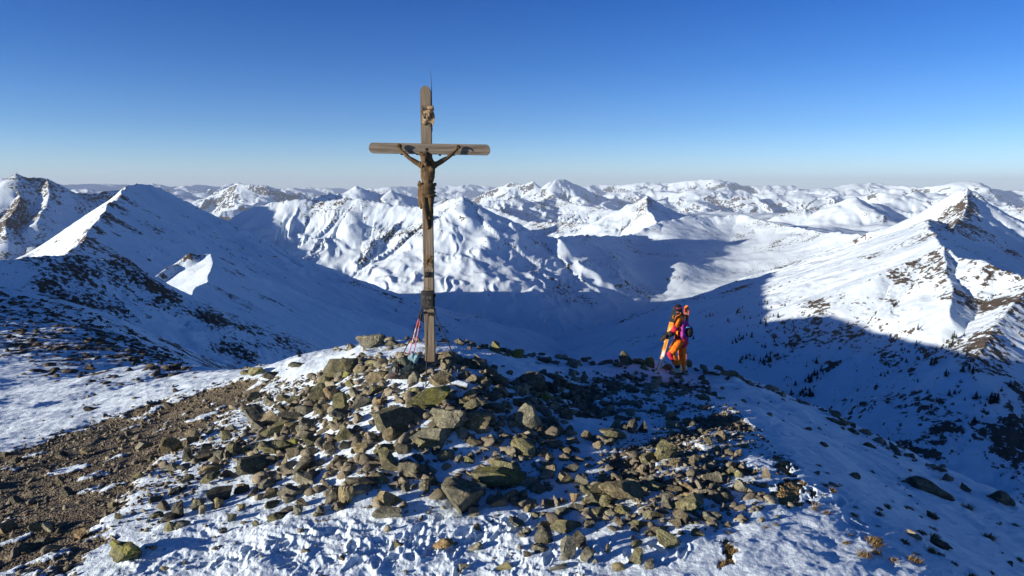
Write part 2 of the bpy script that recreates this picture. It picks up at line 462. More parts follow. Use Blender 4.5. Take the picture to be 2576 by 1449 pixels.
class NT:
    """tiny node builder"""

    def __init__(self, name):
        self.m, self.t = new_mat(name)
        self.out = self.t.nodes.new("ShaderNodeOutputMaterial")
        self.bsdf = self.t.nodes.new("ShaderNodeBsdfPrincipled")
        self.t.links.new(self.bsdf.outputs[0], self.out.inputs[0])
        self._co = None

    def link(self, a, b):
        self.t.links.new(a, b)

    def n(self, kind, **kw):
        nd = self.t.nodes.new(kind)
        for k, v in kw.items():
            setattr(nd, k, v)
        return nd

    def coords(self, kind="Object"):
        if self._co is None:
            self._co = self.n("ShaderNodeTexCoord")
        return self._co.outputs[kind]

    def attr(self, name):
        a = self.n("ShaderNodeAttribute", attribute_name=name)
        return a.outputs["Fac"]

    def noise(self, scale, detail=4, rough=0.5, vec=None, dist=0.0):
        nd = self.n("ShaderNodeTexNoise")
        nd.inputs["Scale"].default_value = scale
        nd.inputs["Detail"].default_value = detail
        nd.inputs["Roughness"].default_value = rough
        nd.inputs["Distortion"].default_value = dist
        self.link(vec if vec is not None else self.coords(), nd.inputs["Vector"])
        return nd.outputs["Fac"]

    def voronoi(self, scale, feature='F1', vec=None, out="Distance", rand=1.0):
        nd = self.n("ShaderNodeTexVoronoi", feature=feature)
        nd.inputs["Scale"].default_value = scale
        nd.inputs["Randomness"].default_value = rand
        self.link(vec if vec is not None else self.coords(), nd.inputs["Vector"])
        return nd.outputs[out]

    def mapping(self, scale=(1, 1, 1), rot=(0, 0, 0), vec=None):
        nd = self.n("ShaderNodeMapping")
        nd.inputs["Scale"].default_value = scale
        nd.inputs["Rotation"].default_value = rot
        self.link(vec if vec is not None else self.coords(), nd.inputs["Vector"])
        return nd.outputs[0]

    def math(self, op, a, b=None, c=None, clamp=False):
        nd = self.n("ShaderNodeMath", operation=op)
        nd.use_clamp = clamp
        for i, v in enumerate((a, b, c)):
            if v is None:
                continue
            if isinstance(v, (int, float)):
                nd.inputs[i].default_value = v
            else:
                self.link(v, nd.inputs[i])
        return nd.outputs[0]

    def step(self, v, e0, e1):
        nd = self.n("ShaderNodeMapRange", interpolation_type='SMOOTHSTEP')
        nd.inputs["From Min"].default_value = e0
        nd.inputs["From Max"].default_value = e1
        self.link(v, nd.inputs["Value"])
        return nd.outputs[0]

    def mix(self, fac, a, b):
        nd = self.n("ShaderNodeMix", data_type='RGBA')
        for sock, v in ((nd.inputs[0], fac), (nd.inputs[6], a), (nd.inputs[7], b)):
            if isinstance(v, (int, float)):
                sock.default_value = v
            elif isinstance(v, tuple):
                sock.default_value = (*v, 1.0) if len(v) == 3 else v
            else:
                self.link(v, sock)
        return nd.outputs[2]

    def bump(self, height, strength=0.5, distance=0.1, normal=None):
        nd = self.n("ShaderNodeBump")
        nd.inputs["Strength"].default_value = strength
        nd.inputs["Distance"].default_value = distance
        self.link(height, nd.inputs["Height"])
        if normal is not None:
            self.link(normal, nd.inputs["Normal"])
        return nd.outputs[0]

    def set(self, **kw):
        for k, v in kw.items():
            s = self.bsdf.inputs[k.replace("_", " ")]
            if isinstance(v, (int, float)):
                s.default_value = v
            elif isinstance(v, tuple):
                s.default_value = (*v, 1.0) if len(v) == 3 else v
            else:
                self.link(v, s)
        return self.m


SNOW = (0.68, 0.83, 0.95)


def mat_mountain(name, sc, far_=False):
    b = NT(name)
    rock = b.attr("rock")
    wood = b.attr("wood")
    n1 = b.noise(0.016 / sc, 7, 0.64)
    n2 = b.noise(0.10 / sc, 6, 0.62)
    if not far_:
        nw = b.attr("close")
        n1 = b.math('ADD', b.math('MULTIPLY', n1, b.math('SUBTRACT', 1.0, nw)), b.math('MULTIPLY', b.noise(0.075, 7, 0.66), nw))
        n2 = b.math('ADD', b.math('MULTIPLY', n2, b.math('SUBTRACT', 1.0, nw)), b.math('MULTIPLY', b.noise(0.5, 6, 0.66), nw))
    f = b.math('ADD', b.math('MULTIPLY', n1, 0.70), b.math('MULTIPLY', n2, 1.0))
    f = b.math('ADD', f, rock)
    msk = b.step(f, 0.87, 0.95)
    rc = b.mix(b.noise(0.05 / sc, 5, 0.6), (0.045, 0.045, 0.048) if far_ else (0.032, 0.027, 0.022), (0.12, 0.115, 0.11) if far_ else (0.125, 0.10, 0.075))
    c = b.mix(msk, SNOW, rc)
    # woods: dark conifers with snowy clearings between
    wn = b.math('ADD', b.math('MULTIPLY', b.noise(0.004 / sc, 5, 0.6), 0.6), b.math('MULTIPLY', b.noise(0.045 / sc, 3, 0.7), 0.6))
    wm = b.step(b.math('ADD', wn, wood), 1.0, 1.12)
    c = b.mix(wm, c, (0.022, 0.032, 0.030))
    h = b.math('MULTIPLY', b.noise(0.09 / sc, 5, 0.6), b.math('ADD', 0.35, msk))
    b.set(Base_Color=c, Roughness=0.85, Normal=b.bump(h, 0.35, 9.0 * sc))
    b.bsdf.inputs["Specular IOR Level"].default_value = 0.15
    return b.m


def azimuths(n_in, half, n_out):
    a = np.linspace(-half, half, n_in)
    if n_out == 0:
        return np.radians(a)
    o = np.linspace(half, 360 - half, n_out + 2)[1:-1]
    return np.radians(np.concatenate([a, o]))


QUAL = 1.0


def mid_hits(pix):
    """world points where rays of these pixels meet the mountains"""
    R = np.exp(np.linspace(math.log(60), math.log(14000), 2200))
    out = []
    D_ = []
    for px, py in pix:
        d = ray(px, py)
        D_.append(d / math.hypot(d[0], d[1]))
    D_ = np.array(D_)
    X = (D_[:, :1] * R).astype(F32)
    Y = (D_[:, 1:2] * R).astype(F32)
    Z = terrain_mid(X.ravel(), Y.ravel())[0].reshape(X.shape)
    hit = Z > D_[:, 2:3] * R
    for i in range(len(pix)):
        k = np.nonzero(hit[i])[0]
        if len(k):
            out.append((X[i, k[0]], Y[i, k[0]], Z[i, k[0]], R[k[0]]))
        else:
            out.append(None)
    return out


# places where bare rock or scree shows: pixel, radius in pixels, amount
SPOT_PX = [(412, 692, 20, .36), (440, 670, 18, .36), (478, 643, 14, .42), (430, 712, 20, .2), (262, 540, 28, .42), (240, 575, 25, .45), (285, 515, 25, .40), (305, 495, 22, .36), (225, 600, 22, .3),
           (150, 645, 60, .12), (40, 650, 60, .12), (200, 640, 50, .12), (300, 665, 60, .12), (430, 770, 50, .15), (560, 850, 60, .15), (40, 520, 30, .35), (60, 480, 22, .3), (20, 555, 30, .35), (130, 500, 18, .3),
           (640, 720, 70, .16), (740, 790, 60, .16), (850, 850, 60, .2), (700, 860, 60, .15), (620, 760, 60, .2),
           (2400, 640, 40, .18), (2440, 530, 40, .35), (2400, 560, 40, .25), (2480, 590, 30, .3), (2330, 600, 35, .25), (2310, 670, 40, .22), (2390, 690, 30, .2), (2480, 700, 30, .1), (2260, 700, 50, .15),
           (2470, 780, 50, .15), (2540, 760, 50, .08), (1620, 618, 40, .22), (1640, 640, 40, .3), (1590, 625, 30, .2), (1800, 625, 45, .33), (1860, 600, 40, .2), (1760, 650, 40, .2), (1980, 610, 60, .15),
           (2100, 800, 90, .14), (2000, 850, 70, .16), (2200, 860, 90, .14), (2400, 900, 80, .2), (2500, 950, 80, .25), (2350, 1000, 60, .2), (2450, 1050, 80, .2), (2540, 1100, 60, .24), (2330, 1120, 40, .26), (2390, 1090, 40, .26),
           (1190, 620, 40, .12), (1230, 700, 50, .08), (1290, 640, 50, .10), (1340, 680, 50, .14), (1450, 720, 40, .25), (1480, 760, 30, .35), (1400, 740, 40, .2), (900, 520, 30, .25), (820, 520, 30, .25), (1010, 580, 30, .2),
           (1560, 700, 60, .14), (1640, 760, 60, .2), (1600, 850, 60, .2), (880, 560, 30, .15), (1100, 560, 30, .2), (1000, 760, 60, .14), (1150, 800, 60, .15), (1300, 900, 60, .1)]
SPOTS = []
for (_px, _py, _rd, _am), _h in zip(SPOT_PX, mid_hits([(q[0], q[1]) for q in SPOT_PX])):
    if _h is not None:
        SPOTS.append((_h[0], _h[1], _rd * _h[3] / FPX * 1.3, _am))


def build_mid():
    az = azimuths(int(1250 * QUAL), 40.0, 140)
    nc = len(az)
    nr = int(1700 * QUAL)
    t = np.linspace(0, 1, nr)
    rr = 36.0 * (14500.0 / 36.0) ** t
    A, R = np.meshgrid(az, rr)
    X = (R * np.sin(A)).ravel().astype(F32)
    Y = (R * np.cos(A)).ravel().astype(F32)
    Z, D, RK, hgt, big, rib = terrain_mid(X, Y)
    nz, n = slope_of(X, Y, Z, nr, nc)
    Rf = R.ravel()
    steep = smooth(0.83, 0.56, nz)
    rock = -0.26 + 0.16 * np.clip(rib, -1, 1) + 0.55 * steep * (0.35 + 0.65 * np.clip(RK, 0, 1.2)) + 0.24 * big + 0.12 * np.clip(RK, 0, 1.2) + 0.10 * np.exp(-D / (25 + 0.012 * Rf)) * RK
    rock = rock + 0.10 * smooth(900, 500, Rf)
    rock = np.where(rock > 0, 0.05 * np.tanh(rock / 0.05), rock).astype(F32)
    for hx, hy, rad, amt in SPOTS:
        rock = rock + 0.62 * amt * np.exp(-((X - hx) ** 2 + (Y - hy) ** 2) / (rad * rad)).astype(F32)
    rock = np.minimum(rock, 0.17)
    wood = -1.0 + 1.40 * smooth(-330, -560, Z) * smooth(4300, 6000, Rf)
    o = grid_mesh("mountains", X, Y, Z, nr, nc, {"rock": rock, "wood": wood, "close": smooth(1150, 450, Rf)}, wrap=True)
    o["kind"] = "structure"
    o.data.materials.append(mat_mountain("snowy mountain", 1.0))
    return o


def build_far():
    az = azimuths(int(1250 * QUAL), 41.0, 0)
    nc = len(az)
    nr = int(640 * QUAL)
    t = np.linspace(0, 1, nr)
    rr = 13800.0 * (52000.0 / 13800.0) ** t
    A, R = np.meshgrid(az, rr)
    X = (R * np.sin(A)).ravel().astype(F32)
    Y = (R * np.cos(A)).ravel().astype(F32)
    wx = X + 350 * fbm(X / 3000, Y / 3000, 3, 401)
    wy = Y + 900 * fbm(X / 3000, Y / 3000, 3, 402)
    Z, S, D, G, RK = eval_ridges(wx, wy, FAR, -1500.0)
    Rf = R.ravel()
    F = (-950 - 0.006 * (Rf - 14000) + 330 * ridged(X / 5200, Y / 5200, 4, 95) + 60 * fbm(X / 900, Y / 900, 4, 96)).astype(F32)
    Z = smax(Z, F, 160.0)
    gl = ridged(S / 700 + 0.4 * fbm(X / 1500, Y / 1500, 2, 56), D / 3500, 4, 62, 0.55)
    gl2 = ridged(X / 2600 + 0.3 * fbm(X / 1500, Y / 1500, 3, 57), Y / 2600, 5, 78, 0.55)
    near_crest = smooth(0, 700, D)
    Z = Z + (60 * gl * near_crest * smooth(-1200, -500, Z) + 270 * gl2 * (0.13 + 0.87 * near_crest)).astype(F32)
    Z = Z + ((85 * ridged(S / 1500, S * 0 + 7.7, 3, 181, 0.55) + 45 * noise2(S / 330, S * 0 + 1.5, 182)) * np.exp(-D / 420)).astype(F32)
    Z = Z + 24 * fbm(X / 600, Y / 600, 3, 89)
    nz, n = slope_of(X, Y, Z, nr, nc)
    steep = smooth(0.9, 0.62, nz)
    rock = -0.42 + 0.55 * smooth(0.86, 0.66, nz)
    wood = -0.95 + 1.35 * smooth(-330, -640, Z)
    o = grid_mesh("far_mountains", X, Y, Z, nr, nc, {"rock": rock, "wood": wood})
    o["kind"] = "structure"
    o.data.materials.append(mat_mountain("snowy far mountain", 5.0, True))
    return o


def ground_hits(pix):
    """world points where the rays of these pixels first meet the near ground"""
    out = []
    R = np.exp(np.linspace(math.log(3.5), math.log(130), 1400))
    for px, py in pix:
        d = ray(px, py)
        d = d / math.hypot(d[0], d[1])
        z = near_base(R * d[0], R * d[1])
        k = np.nonzero(z > d[2] * R)[0]
        i = k[0] if len(k) else len(R) - 1
        out.append((R[i] * d[0], R[i] * d[1], z[i]))
    return np.array(out)


def near_base(X, Y):
    return rbf_eval(NEAR_MODEL, np.asarray(X, float), np.asarray(Y, float))


def poly_field(X, Y, P):
    """signed distance to a polygon, positive inside (metres)"""
    P = np.asarray(P)[:, :2]
    ins = np.zeros(X.shape, bool)
    dist = np.full(X.shape, 1e9, F32)
    n = len(P)
    for i in range(n):
        x0, y0 = P[i]
        x1, y1 = P[(i + 1) % n]
        c = ((y0 > Y) != (y1 > Y)) & (X < (x1 - x0) * (Y - y0) / (y1 - y0 + 1e-12) + x0)
        ins ^= c
        ex, ey = x1 - x0, y1 - y0
        t = np.clip(((X - x0) * ex + (Y - y0) * ey) / (ex * ex + ey * ey + 1e-12), 0, 1)
        dist = np.minimum(dist, np.hypot(X - x0 - t * ex, Y - y0 - t * ey))
    return np.where(ins, dist, -dist).astype(F32)


ZONE = {
    "gravel_left": [(-300, 1190), (0, 1150), (130, 1098), (260, 1055), (400, 1012), (560, 965), (700, 952), (725, 972), (650, 1010), (565, 1062), (480, 1112), (420, 1165), (385, 1215), (335, 1270), (260, 1330), (235, 1400), (170, 1500), (-300, 1500)],
    "gravel_right": [(1530, 1190), (1600, 1130), (1690, 1085), (1750, 1045), (1800, 1030), (1850, 1042), (1890, 1085), (1880, 1125), (1800, 1135), (1730, 1165), (1660, 1215), (1590, 1230)],
    "debris": [(1330, 975), (1480, 955), (1600, 950), (1740, 955), (1790, 985), (1740, 1020), (1640, 1060), (1520, 1060), (1400, 1040)],
    "rubble": [(1447, 1220), (1600, 1150), (1850, 1150), (1910, 1230), (1800, 1330), (1700, 1360), (1500, 1320)],
    "left_margin": [(330, 1290), (400, 1170), (500, 1090), (600, 1020), (720, 960), (860, 930), (760, 1010), (640, 1110), (560, 1190), (470, 1290), (380, 1350)],
    "turf_a": [(1930, 1152), (1962, 1150), (2000, 1185), (1990, 1205), (1955, 1190)],
    "turf_b": [(1915, 1255), (1960, 1240), (1975, 1222), (2005, 1220), (2028, 1245), (2022, 1268), (1995, 1272), (1985, 1284), (1955, 1262)],
    "turf_c": [(1815, 1372), (1830, 1365), (1848, 1385), (1845, 1410), (1825, 1440), (1795, 1440), (1820, 1415)],
    "snow_front": [(430, 1310), (700, 1260), (1000, 1290), (1250, 1290), (1400, 1320), (1550, 1400), (1600, 1520), (150, 1520), (300, 1400)],
    "cairn": [(560, 1150), (700, 1040), (850, 930), (1000, 905), (1150, 905), (1300, 960), (1420, 1010), (1450, 1150), (1350, 1260), (1000, 1290), (700, 1240)],
}
ZONE_W = {k: ground_hits(v) for k, v in ZONE.items()}
_pr = random.Random(77)
_pp = []
for _x0, _y0, _x1, _y1, _n in ((700, 1440, 1250, 1330, 12), (900, 1449, 1420, 1300, 13), (600, 1400, 1000, 1320, 9), (1150, 1449, 1560, 1380, 9), (1240, 1330, 1420, 1180, 8), (420, 1449, 760, 1380, 8), (1500, 1449, 1950, 1330, 10), (2010, 1200, 2230, 1400, 9), (1000, 1380, 1300, 1440, 8), (880, 960, 700, 1010, 5)):
    for _k in range(_n):
        _u = (_k + _pr.uniform(-.25, .25)) / _n
        _pp.append((_x0 + (_x1 - _x0) * _u + _pr.uniform(-16, 16), _y0 + (_y1 - _y0) * _u + _pr.uniform(-9, 9) + (6 if _k % 2 else -6)))
PRINTS = [(float(h[0]), float(h[1]), _pr.uniform(-.9, 1.9)) for h in ground_hits(_pp) if _pr.random() < .7]
CALM = [h[:2] for h in ground_hits([(1705, 939), (1690, 940), (1720, 939)])[:1]]


def near_layers(X, Y):
    """height of the ground and its cover of snow"""
    X = X.astype(F32)
    Y = Y.astype(F32)
    R = np.hypot(X, Y)
    Z = near_base(X, Y).astype(F32)
    far_ = smooth(9, 30, R)
    z = {k: poly_field(X, Y, p) for k, p in ZONE_W.items()}
    gl = smooth(-0.5, 0.7, z["gravel_left"])
    gr = smooth(-0.4, 0.5, z["gravel_right"])
    de = smooth(-0.6, 0.8, z["debris"])
    ru = smooth(-0.5, 0.6, z["rubble"])
    jag = 0.16 * fbm(X / 0.16, Y / 0.16, 4, 219, 0.6)
    tu = np.maximum(np.maximum(smooth(-0.06, 0.06, z["turf_a"] + jag), smooth(-0.06, 0.06, z["turf_b"] + jag)), smooth(-0.04, 0.05, z["turf_c"] + 0.6 * jag))
    fr = smooth(-0.5, 0.6, z["snow_front"])
    ca = smooth(-0.5, 0.8, z["cairn"])
    # wind direction: drifts run towards the right and away
    c, s_ = math.cos(0.5), math.sin(0.5)
    U = X * c + Y * s_
    V = -X * s_ + Y * c
    streak = fbm(U / 1.6, V / 0.42, 5, 210, 0.55)
    patch = fbm(X / 0.9, Y / 0.9, 6, 211, 0.58)
    snow = 0.98 - 0.86 * gl - 0.66 * gr - 0.46 * de - 0.34 * ru - 1.3 * tu - 0.10 * ca + 0.15 * fr
    snow = snow + (0.52 * patch + 0.44 * streak * (1 - 0.6 * fr)) * (0.55 + 0.45 * np.maximum(np.maximum(gl, gr), np.maximum(de, ru)) - 0.15 * fr)
    cover = smooth(0.36, 0.62, snow)
    sast = ridged(U / 2.2, V / 0.6, 4, 212, 0.55)
    lump = fbm(X / 0.45, Y / 0.45, 4, 213, 0.5)
    prints = ridged(X / 0.34 + 0.5 * lump, Y / 0.34, 4, 214, 0.6)
    Z = Z + 0.05 * cover + cover * (0.035 * sast * (1 - fr) + 0.024 * lump + fr * (0.028 * prints + 0.035 * fbm(X / 0.8, Y / 0.8, 3, 216)))
    Z = Z + (1 - cover) * (0.020 * fbm(X / 0.30, Y / 0.30, 5, 215, 0.62) + 0.045 * tu * (0.6 + 0.8 * np.abs(lump)))
    calm = np.ones_like(Z)
    for cx_, cy_ in CALM:
        calm = calm - F32(0.95) * np.exp(-((X - F32(cx_)) ** 2 + (Y - F32(cy_)) ** 2) / F32(0.5)).astype(F32)
    Zb = near_base(X, Y).astype(F32)
    Z = Z + 0.10 * fbm(X / 2.6, Y / 2.6, 3, 217) * smooth(4, 12, R) + 0.09 * far_ * ridged(U / 5, V / 1.6, 4, 218, 0.55)
    Z = Zb + (Z - Zb) * calm
    for bx, by, ba in PRINTS:
        k = np.nonzero((np.abs(X - bx) < .26) & (np.abs(Y - by) < .26))[0]
        if len(k) == 0:
            continue
        ca, sa = math.cos(ba), math.sin(ba)
        u = (X[k] - F32(bx)) * ca + (Y[k] - F32(by)) * sa
        v = -(X[k] - F32(bx)) * sa + (Y[k] - F32(by)) * ca
        q = np.sqrt((u / .145) ** 2 + (v / (.055 + .012 * np.sign(u))) ** 2)
        tread = 0.006 * np.sin(u * 150) * (q < .85)
        Z[k] += (cover[k] * (-0.030 * smooth(1.12, .70, q) + 0.012 * np.exp(-((q - 1.25) / .2) ** 2) + tread)).astype(F32)
    return Z.astype(F32), snow.astype(F32), tu.astype(F32)


def mat_ground():
    b = NT("summit ground")
    pos = b.coords("Object")
    cov = b.attr("snow")
    turf = b.attr("turf")
    f = b.math('ADD', cov, b.math('MULTIPLY', b.math('SUBTRACT', b.noise(16, 5, 0.65), 0.5), 0.5))
    msk = b.step(f, 0.46, 0.56)
    # stones of the gravel
    vor = b.n("ShaderNodeTexVoronoi", feature='F1')
    vor.inputs["Scale"].default_value = 30
    b.link(pos, vor.inputs["Vector"])
    vor2 = b.voronoi(9.0)
    sep = b.n("ShaderNodeSeparateColor")
    b.link(vor.outputs["Color"], sep.inputs[0])
    g = b.mix(sep.outputs[0], (0.082, 0.070, 0.048), (0.25, 0.215, 0.145))
    g = b.mix(b.step(b.noise(2.0, 4, 0.6), 0.35, 0.7), g, (0.13, 0.11, 0.074))
    grass = b.mix(b.noise(60, 3, 0.6), (0.13, 0.09, 0.04), (0.32, 0.23, 0.10))
    g = b.mix(b.step(b.noise(0.9, 5, 0.65), 0.42, 0.68), g, (0.075, 0.062, 0.04))
    g = b.mix(turf, g, grass)
    sn = b.mix(b.step(b.noise(1.3, 4, 0.6), 0.3, 0.8), SNOW, (0.66, 0.81, 0.94))
    c = b.mix(msk, g, sn)
    hg = b.math('ADD', b.math('MULTIPLY', b.math('SUBTRACT', 0.6, vor.outputs["Distance"]), 0.9), b.math('MULTIPLY', vor2, 0.5))
    hs = b.math('ADD', b.math('MULTIPLY', b.noise(24, 5, 0.6), 0.55), b.math('MULTIPLY', b.noise(90, 2, 0.5), 0.18))
    hm = b.n("ShaderNodeMix", data_type='FLOAT')
    b.link(msk, hm.inputs[0])
    b.link(hg, hm.inputs[2])
    b.link(hs, hm.inputs[3])
    b.set(Base_Color=c, Roughness=0.75, Normal=b.bump(hm.outputs[0], 0.8, 0.035))
    b.bsdf.inputs["Specular IOR Level"].default_value = 0.25
    return b.m


def build_near():
    az = azimuths(int(1150 * QUAL), 42.0, 60)
    nc = len(az)
    nr = int(950 * QUAL)
    t = np.linspace(0, 1, nr)
    rr = 3.0 * (46.0 / 3.0) ** t
    A, R = np.meshgrid(az, rr)
    X = (R * np.sin(A)).ravel().astype(F32)
    Y = (R * np.cos(A)).ravel().astype(F32)
    Z, snow, turf = near_layers(X, Y)
    # the rim dips under the mountain mesh that takes over there
    o = grid_mesh("ground", X, Y, Z, nr, nc, {"snow": snow, "turf": turf}, wrap=True)
    o["kind"] = "structure"
    o.data.materials.append(mat_ground())
    return o


near = build_near()
mid = build_mid()
farm = build_far()


def build_haze():
    me = bpy.data.meshes.new("haze")
    bm = bmesh.new()
    bmesh.ops.create_cube(bm, size=1.0)
    bmesh.ops.scale(bm, vec=(130000, 130000, 2700), verts=bm.verts)
    bmesh.ops.translate(bm, vec=(0, 0, -2000 + 1350), verts=bm.verts)
    bm.to_mesh(me)
    bm.free()
    o = bpy.data.objects.new("haze", me)
    COL.objects.link(o)
    o["kind"] = "stuff"
    m, t = new_mat("mountain air")
    out = t.nodes.new("ShaderNodeOutputMaterial")
    v = t.nodes.new("ShaderNodeVolumePrincipled")
    v.inputs["Color"].default_value = (0.62, 0.78, 1.0, 1)
    v.inputs["Density"].default_value = 2.1e-5
    v.inputs["Anisotropy"].default_value = 0.0
    t.links.new(v.outputs[0], out.inputs["Volume"])
    me.materials.append(m)


build_haze()


# ------------------------------------------------------------------ stones
def obj(name, me, mat=None, parent=None, loc=(0, 0, 0)):
    o = bpy.data.objects.new(name, me)
    COL.objects.link(o)
    o.location = loc
    if mat is not None:
        me.materials.append(mat)
    if parent is not None:
        o.parent = parent
    return o


def tag(o, label, cat, group=None):
    o["label"] = label
    o["category"] = cat
    if group:
        o["group"] = group
    return o


def thing(name, label, cat, loc=(0, 0, 0), rot=(0, 0, 0), group=None):
    o = bpy.data.objects.new(name, None)
    COL.objects.link(o)
    o.location = loc
    o.rotation_euler = rot
    o.empty_display_size = 0.2
    return tag(o, label, cat, group)


def stone_mesh(seed, sub=3, cuts=11, squash=(1, 1, 1), rough=0.05, keep=(0.45, 0.8)):
    rg = np.random.default_rng(seed)
    bm = bmesh.new()
    bmesh.ops.create_icosphere(bm, subdivisions=sub, radius=1.0)
    co = np.array([v.co[:] for v in bm.verts])
    for k in range(cuts):
        n = rg.normal(size=3)
        n /= np.linalg.norm(n)
        d = rg.uniform(*keep)
        t = co @ n - d
        m = t > 0
        co[m] -= np.outer(t[m], n) * 1.0
    # uneven surface
    for f, a in ((1.7, 1.0), (3.9, 0.5), (8.5, 0.3)):
        q = co * f + seed * 3.1
        nz = noise2(q[:, 0] + 0.7 * q[:, 2], q[:, 1] - 0.6 * q[:, 2], seed) + noise2(q[:, 2] + 5, q[:, 0] * 0.8 + q[:, 1] * 0.5, seed + 5)
        co = co * (1 + rough * a * nz[:, None])
    lay = noise2(co[:, 2] * 9 + 0.6 * co[:, 0], co[:, 0] * 0.7 + co[:, 1] * 0.5 + seed, seed + 9)
    co[:, :2] *= (1 + rough * 1.1 * np.sign(lay) * np.abs(lay) ** 0.6)[:, None]
    co *= np.array(squash)
    lo, hi = co.min(0), co.max(0)
    co = (co - (lo + hi) / 2) / (hi - lo)          # unit box, centred
    for v, c in zip(bm.verts, co):
        v.co = c
    for f in bm.faces:
        f.smooth = True
    me = bpy.data.meshes.new("stone")
    bm.to_mesh(me)
    bm.free()
    me.set_sharp_from_angle(angle=math.radians(24))
    return me


def mat_stone(name, dark, light, lichen=0.0, lich_col=(0.20, 0.21, 0.045), frost=0.0):
    dark = tuple(1.2 * q * k for q, k in zip(dark, (0.88, 0.98, 0.98)))
    light = tuple(1.42 * q * k for q, k in zip(light, (0.88, 0.98, 0.98)))
    b = NT(name)
    geo = b.n("ShaderNodeNewGeometry")
    pos = geo.outputs["Position"]
    oi = b.n("ShaderNodeObjectInfo")
    n = b.noise(7, 6, 0.65, vec=pos)
    c = b.mix(b.step(n, 0.3, 0.7), dark, light)
    fine = b.noise(45, 4, 0.65, vec=pos)
    c = b.mix(b.step(fine, 0.50, 0.72), c, tuple(x * 0.55 for x in dark))
    c = b.mix(b.step(b.noise(28, 3, 0.6, vec=pos), 0.60, 0.72), c, tuple(min(1, x * 1.5 + 0.03) for x in light))
    # each stone a little lighter or darker
    v = b.n("ShaderNodeHueSaturation")
    b.link(b.math('MULTIPLY_ADD', oi.outputs["Random"], 0.55, 0.68), v.inputs["Value"])
    b.link(b.math('MULTIPLY_ADD', oi.outputs["Random"], 0.35, 0.8), v.inputs["Saturation"])
    b.link(c, v.inputs["Color"])
    c = v.outputs[0]
    if lichen > 0:
        ln = b.math('ADD', b.math('MULTIPLY', b.noise(5, 5, 0.6, vec=pos), 0.7), b.math('MULTIPLY', b.noise(38, 3, 0.7, vec=pos), 0.3))
        c = b.mix(b.step(ln, 0.62 - 0.2 * lichen, 0.74 - 0.2 * lichen), c, lich_col)
    if frost > 0:
        sp = b.n("ShaderNodeSeparateXYZ")
        b.link(geo.outputs["Normal"], sp.inputs[0])
        fr = b.math('ADD', sp.outputs["Z"], b.math('MULTIPLY', b.noise(11, 4, 0.6, vec=pos), 0.9))
        c = b.mix(b.step(fr, 1.42 - frost, 1.50 - frost), c, SNOW)
    h = b.math('ADD', b.math('MULTIPLY', b.noise(16, 6, 0.7, vec=pos), 1.0), b.math('MULTIPLY', fine, 0.4))
    b.set(Base_Color=c, Roughness=0.9, Normal=b.bump(h, 0.9, 0.05))
    b.bsdf.inputs["Specular IOR Level"].default_value = 0.2
    return b.m


STONE_MAT = {
    "grey": mat_stone("grey schist", (0.085, 0.078, 0.062), (0.205, 0.185, 0.14), 0.15),
    "olive": mat_stone("olive lichened schist", (0.085, 0.078, 0.048), (0.20, 0.18, 0.105), 0.5, (0.19, 0.18, 0.075)),
    "brown": mat_stone("brown schist", (0.095, 0.076, 0.047), (0.225, 0.182, 0.115), 0.1),
    "rust": mat_stone("rusty stone", (0.12, 0.08, 0.045), (0.27, 0.19, 0.11), 0.0),
    "tan": mat_stone("tan stone", (0.14, 0.11, 0.075), (0.28, 0.225, 0.15), 0.1),
    "dark": mat_stone("dark and shaded schist", (0.05, 0.046, 0.038), (0.135, 0.12, 0.09), 0.2),  # worn by dark stones, and by shaded ones with their shade put into the colour
    "green": mat_stone("mossy green stone", (0.085, 0.08, 0.045), (0.18, 0.165, 0.09), 0.85, (0.21, 0.215, 0.06)),
    "frosted": mat_stone("frosted grey stone", (0.085, 0.078, 0.062), (0.2, 0.18, 0.14), 0.2, frost=0.35),
}
# shapes: (squash, cuts) -> blocky, flat, wedge, long, round
STONE_SHAPE = {
    "blocky": [stone_mesh(i, 4, 10, (1, 0.85, 0.7), 0.05, (0.34, 0.72)) for i in range(100, 106)],
    "flat": [stone_mesh(i, 4, 10, (1, 0.8, 0.36), 0.055, (0.34, 0.75)) for i in range(110, 116)],
    "wedge": [stone_mesh(i, 4, 8, (1, 0.8, 0.9), 0.04, (0.22, 0.62)) for i in range(120, 126)],
    "long": [stone_mesh(i, 4, 11, (1.6, 0.7, 0.6), 0.05, (0.35, 0.8)) for i in range(130, 136)],
    "round": [stone_mesh(i, 4, 12, (1, 0.95, 0.8), 0.06, (0.52, 0.85)) for i in range(140, 145)],
    "craggy": [stone_mesh(i, 4, 16, (1, 0.9, 0.8), 0.13, (0.45, 0.8)) for i in range(150, 153)],
}
_used_mesh = {}


def stone_variant(shape, color, i):
    """a mesh of this shape wearing this stone (meshes are shared between stones)"""
    k = (shape, color, i % len(STONE_SHAPE[shape]))
    if k not in _used_mesh:
        me = STONE_SHAPE[shape][k[2]].copy()
        me.materials.clear()
        me.materials.append(STONE_MAT[color])
        _used_mesh[k] = me
    return _used_mesh[k]


ZOOM = {"A": (503, 849, .2387), "B": (943, 849, .2387), "F": (1384, 849, .2387), "D": (377, 1132, .2197), "C": (943, 1132, .2197), "E": (1447, 1132, .2197), "H": (1932, 943, .349), "G": (0, 818, .4358)}
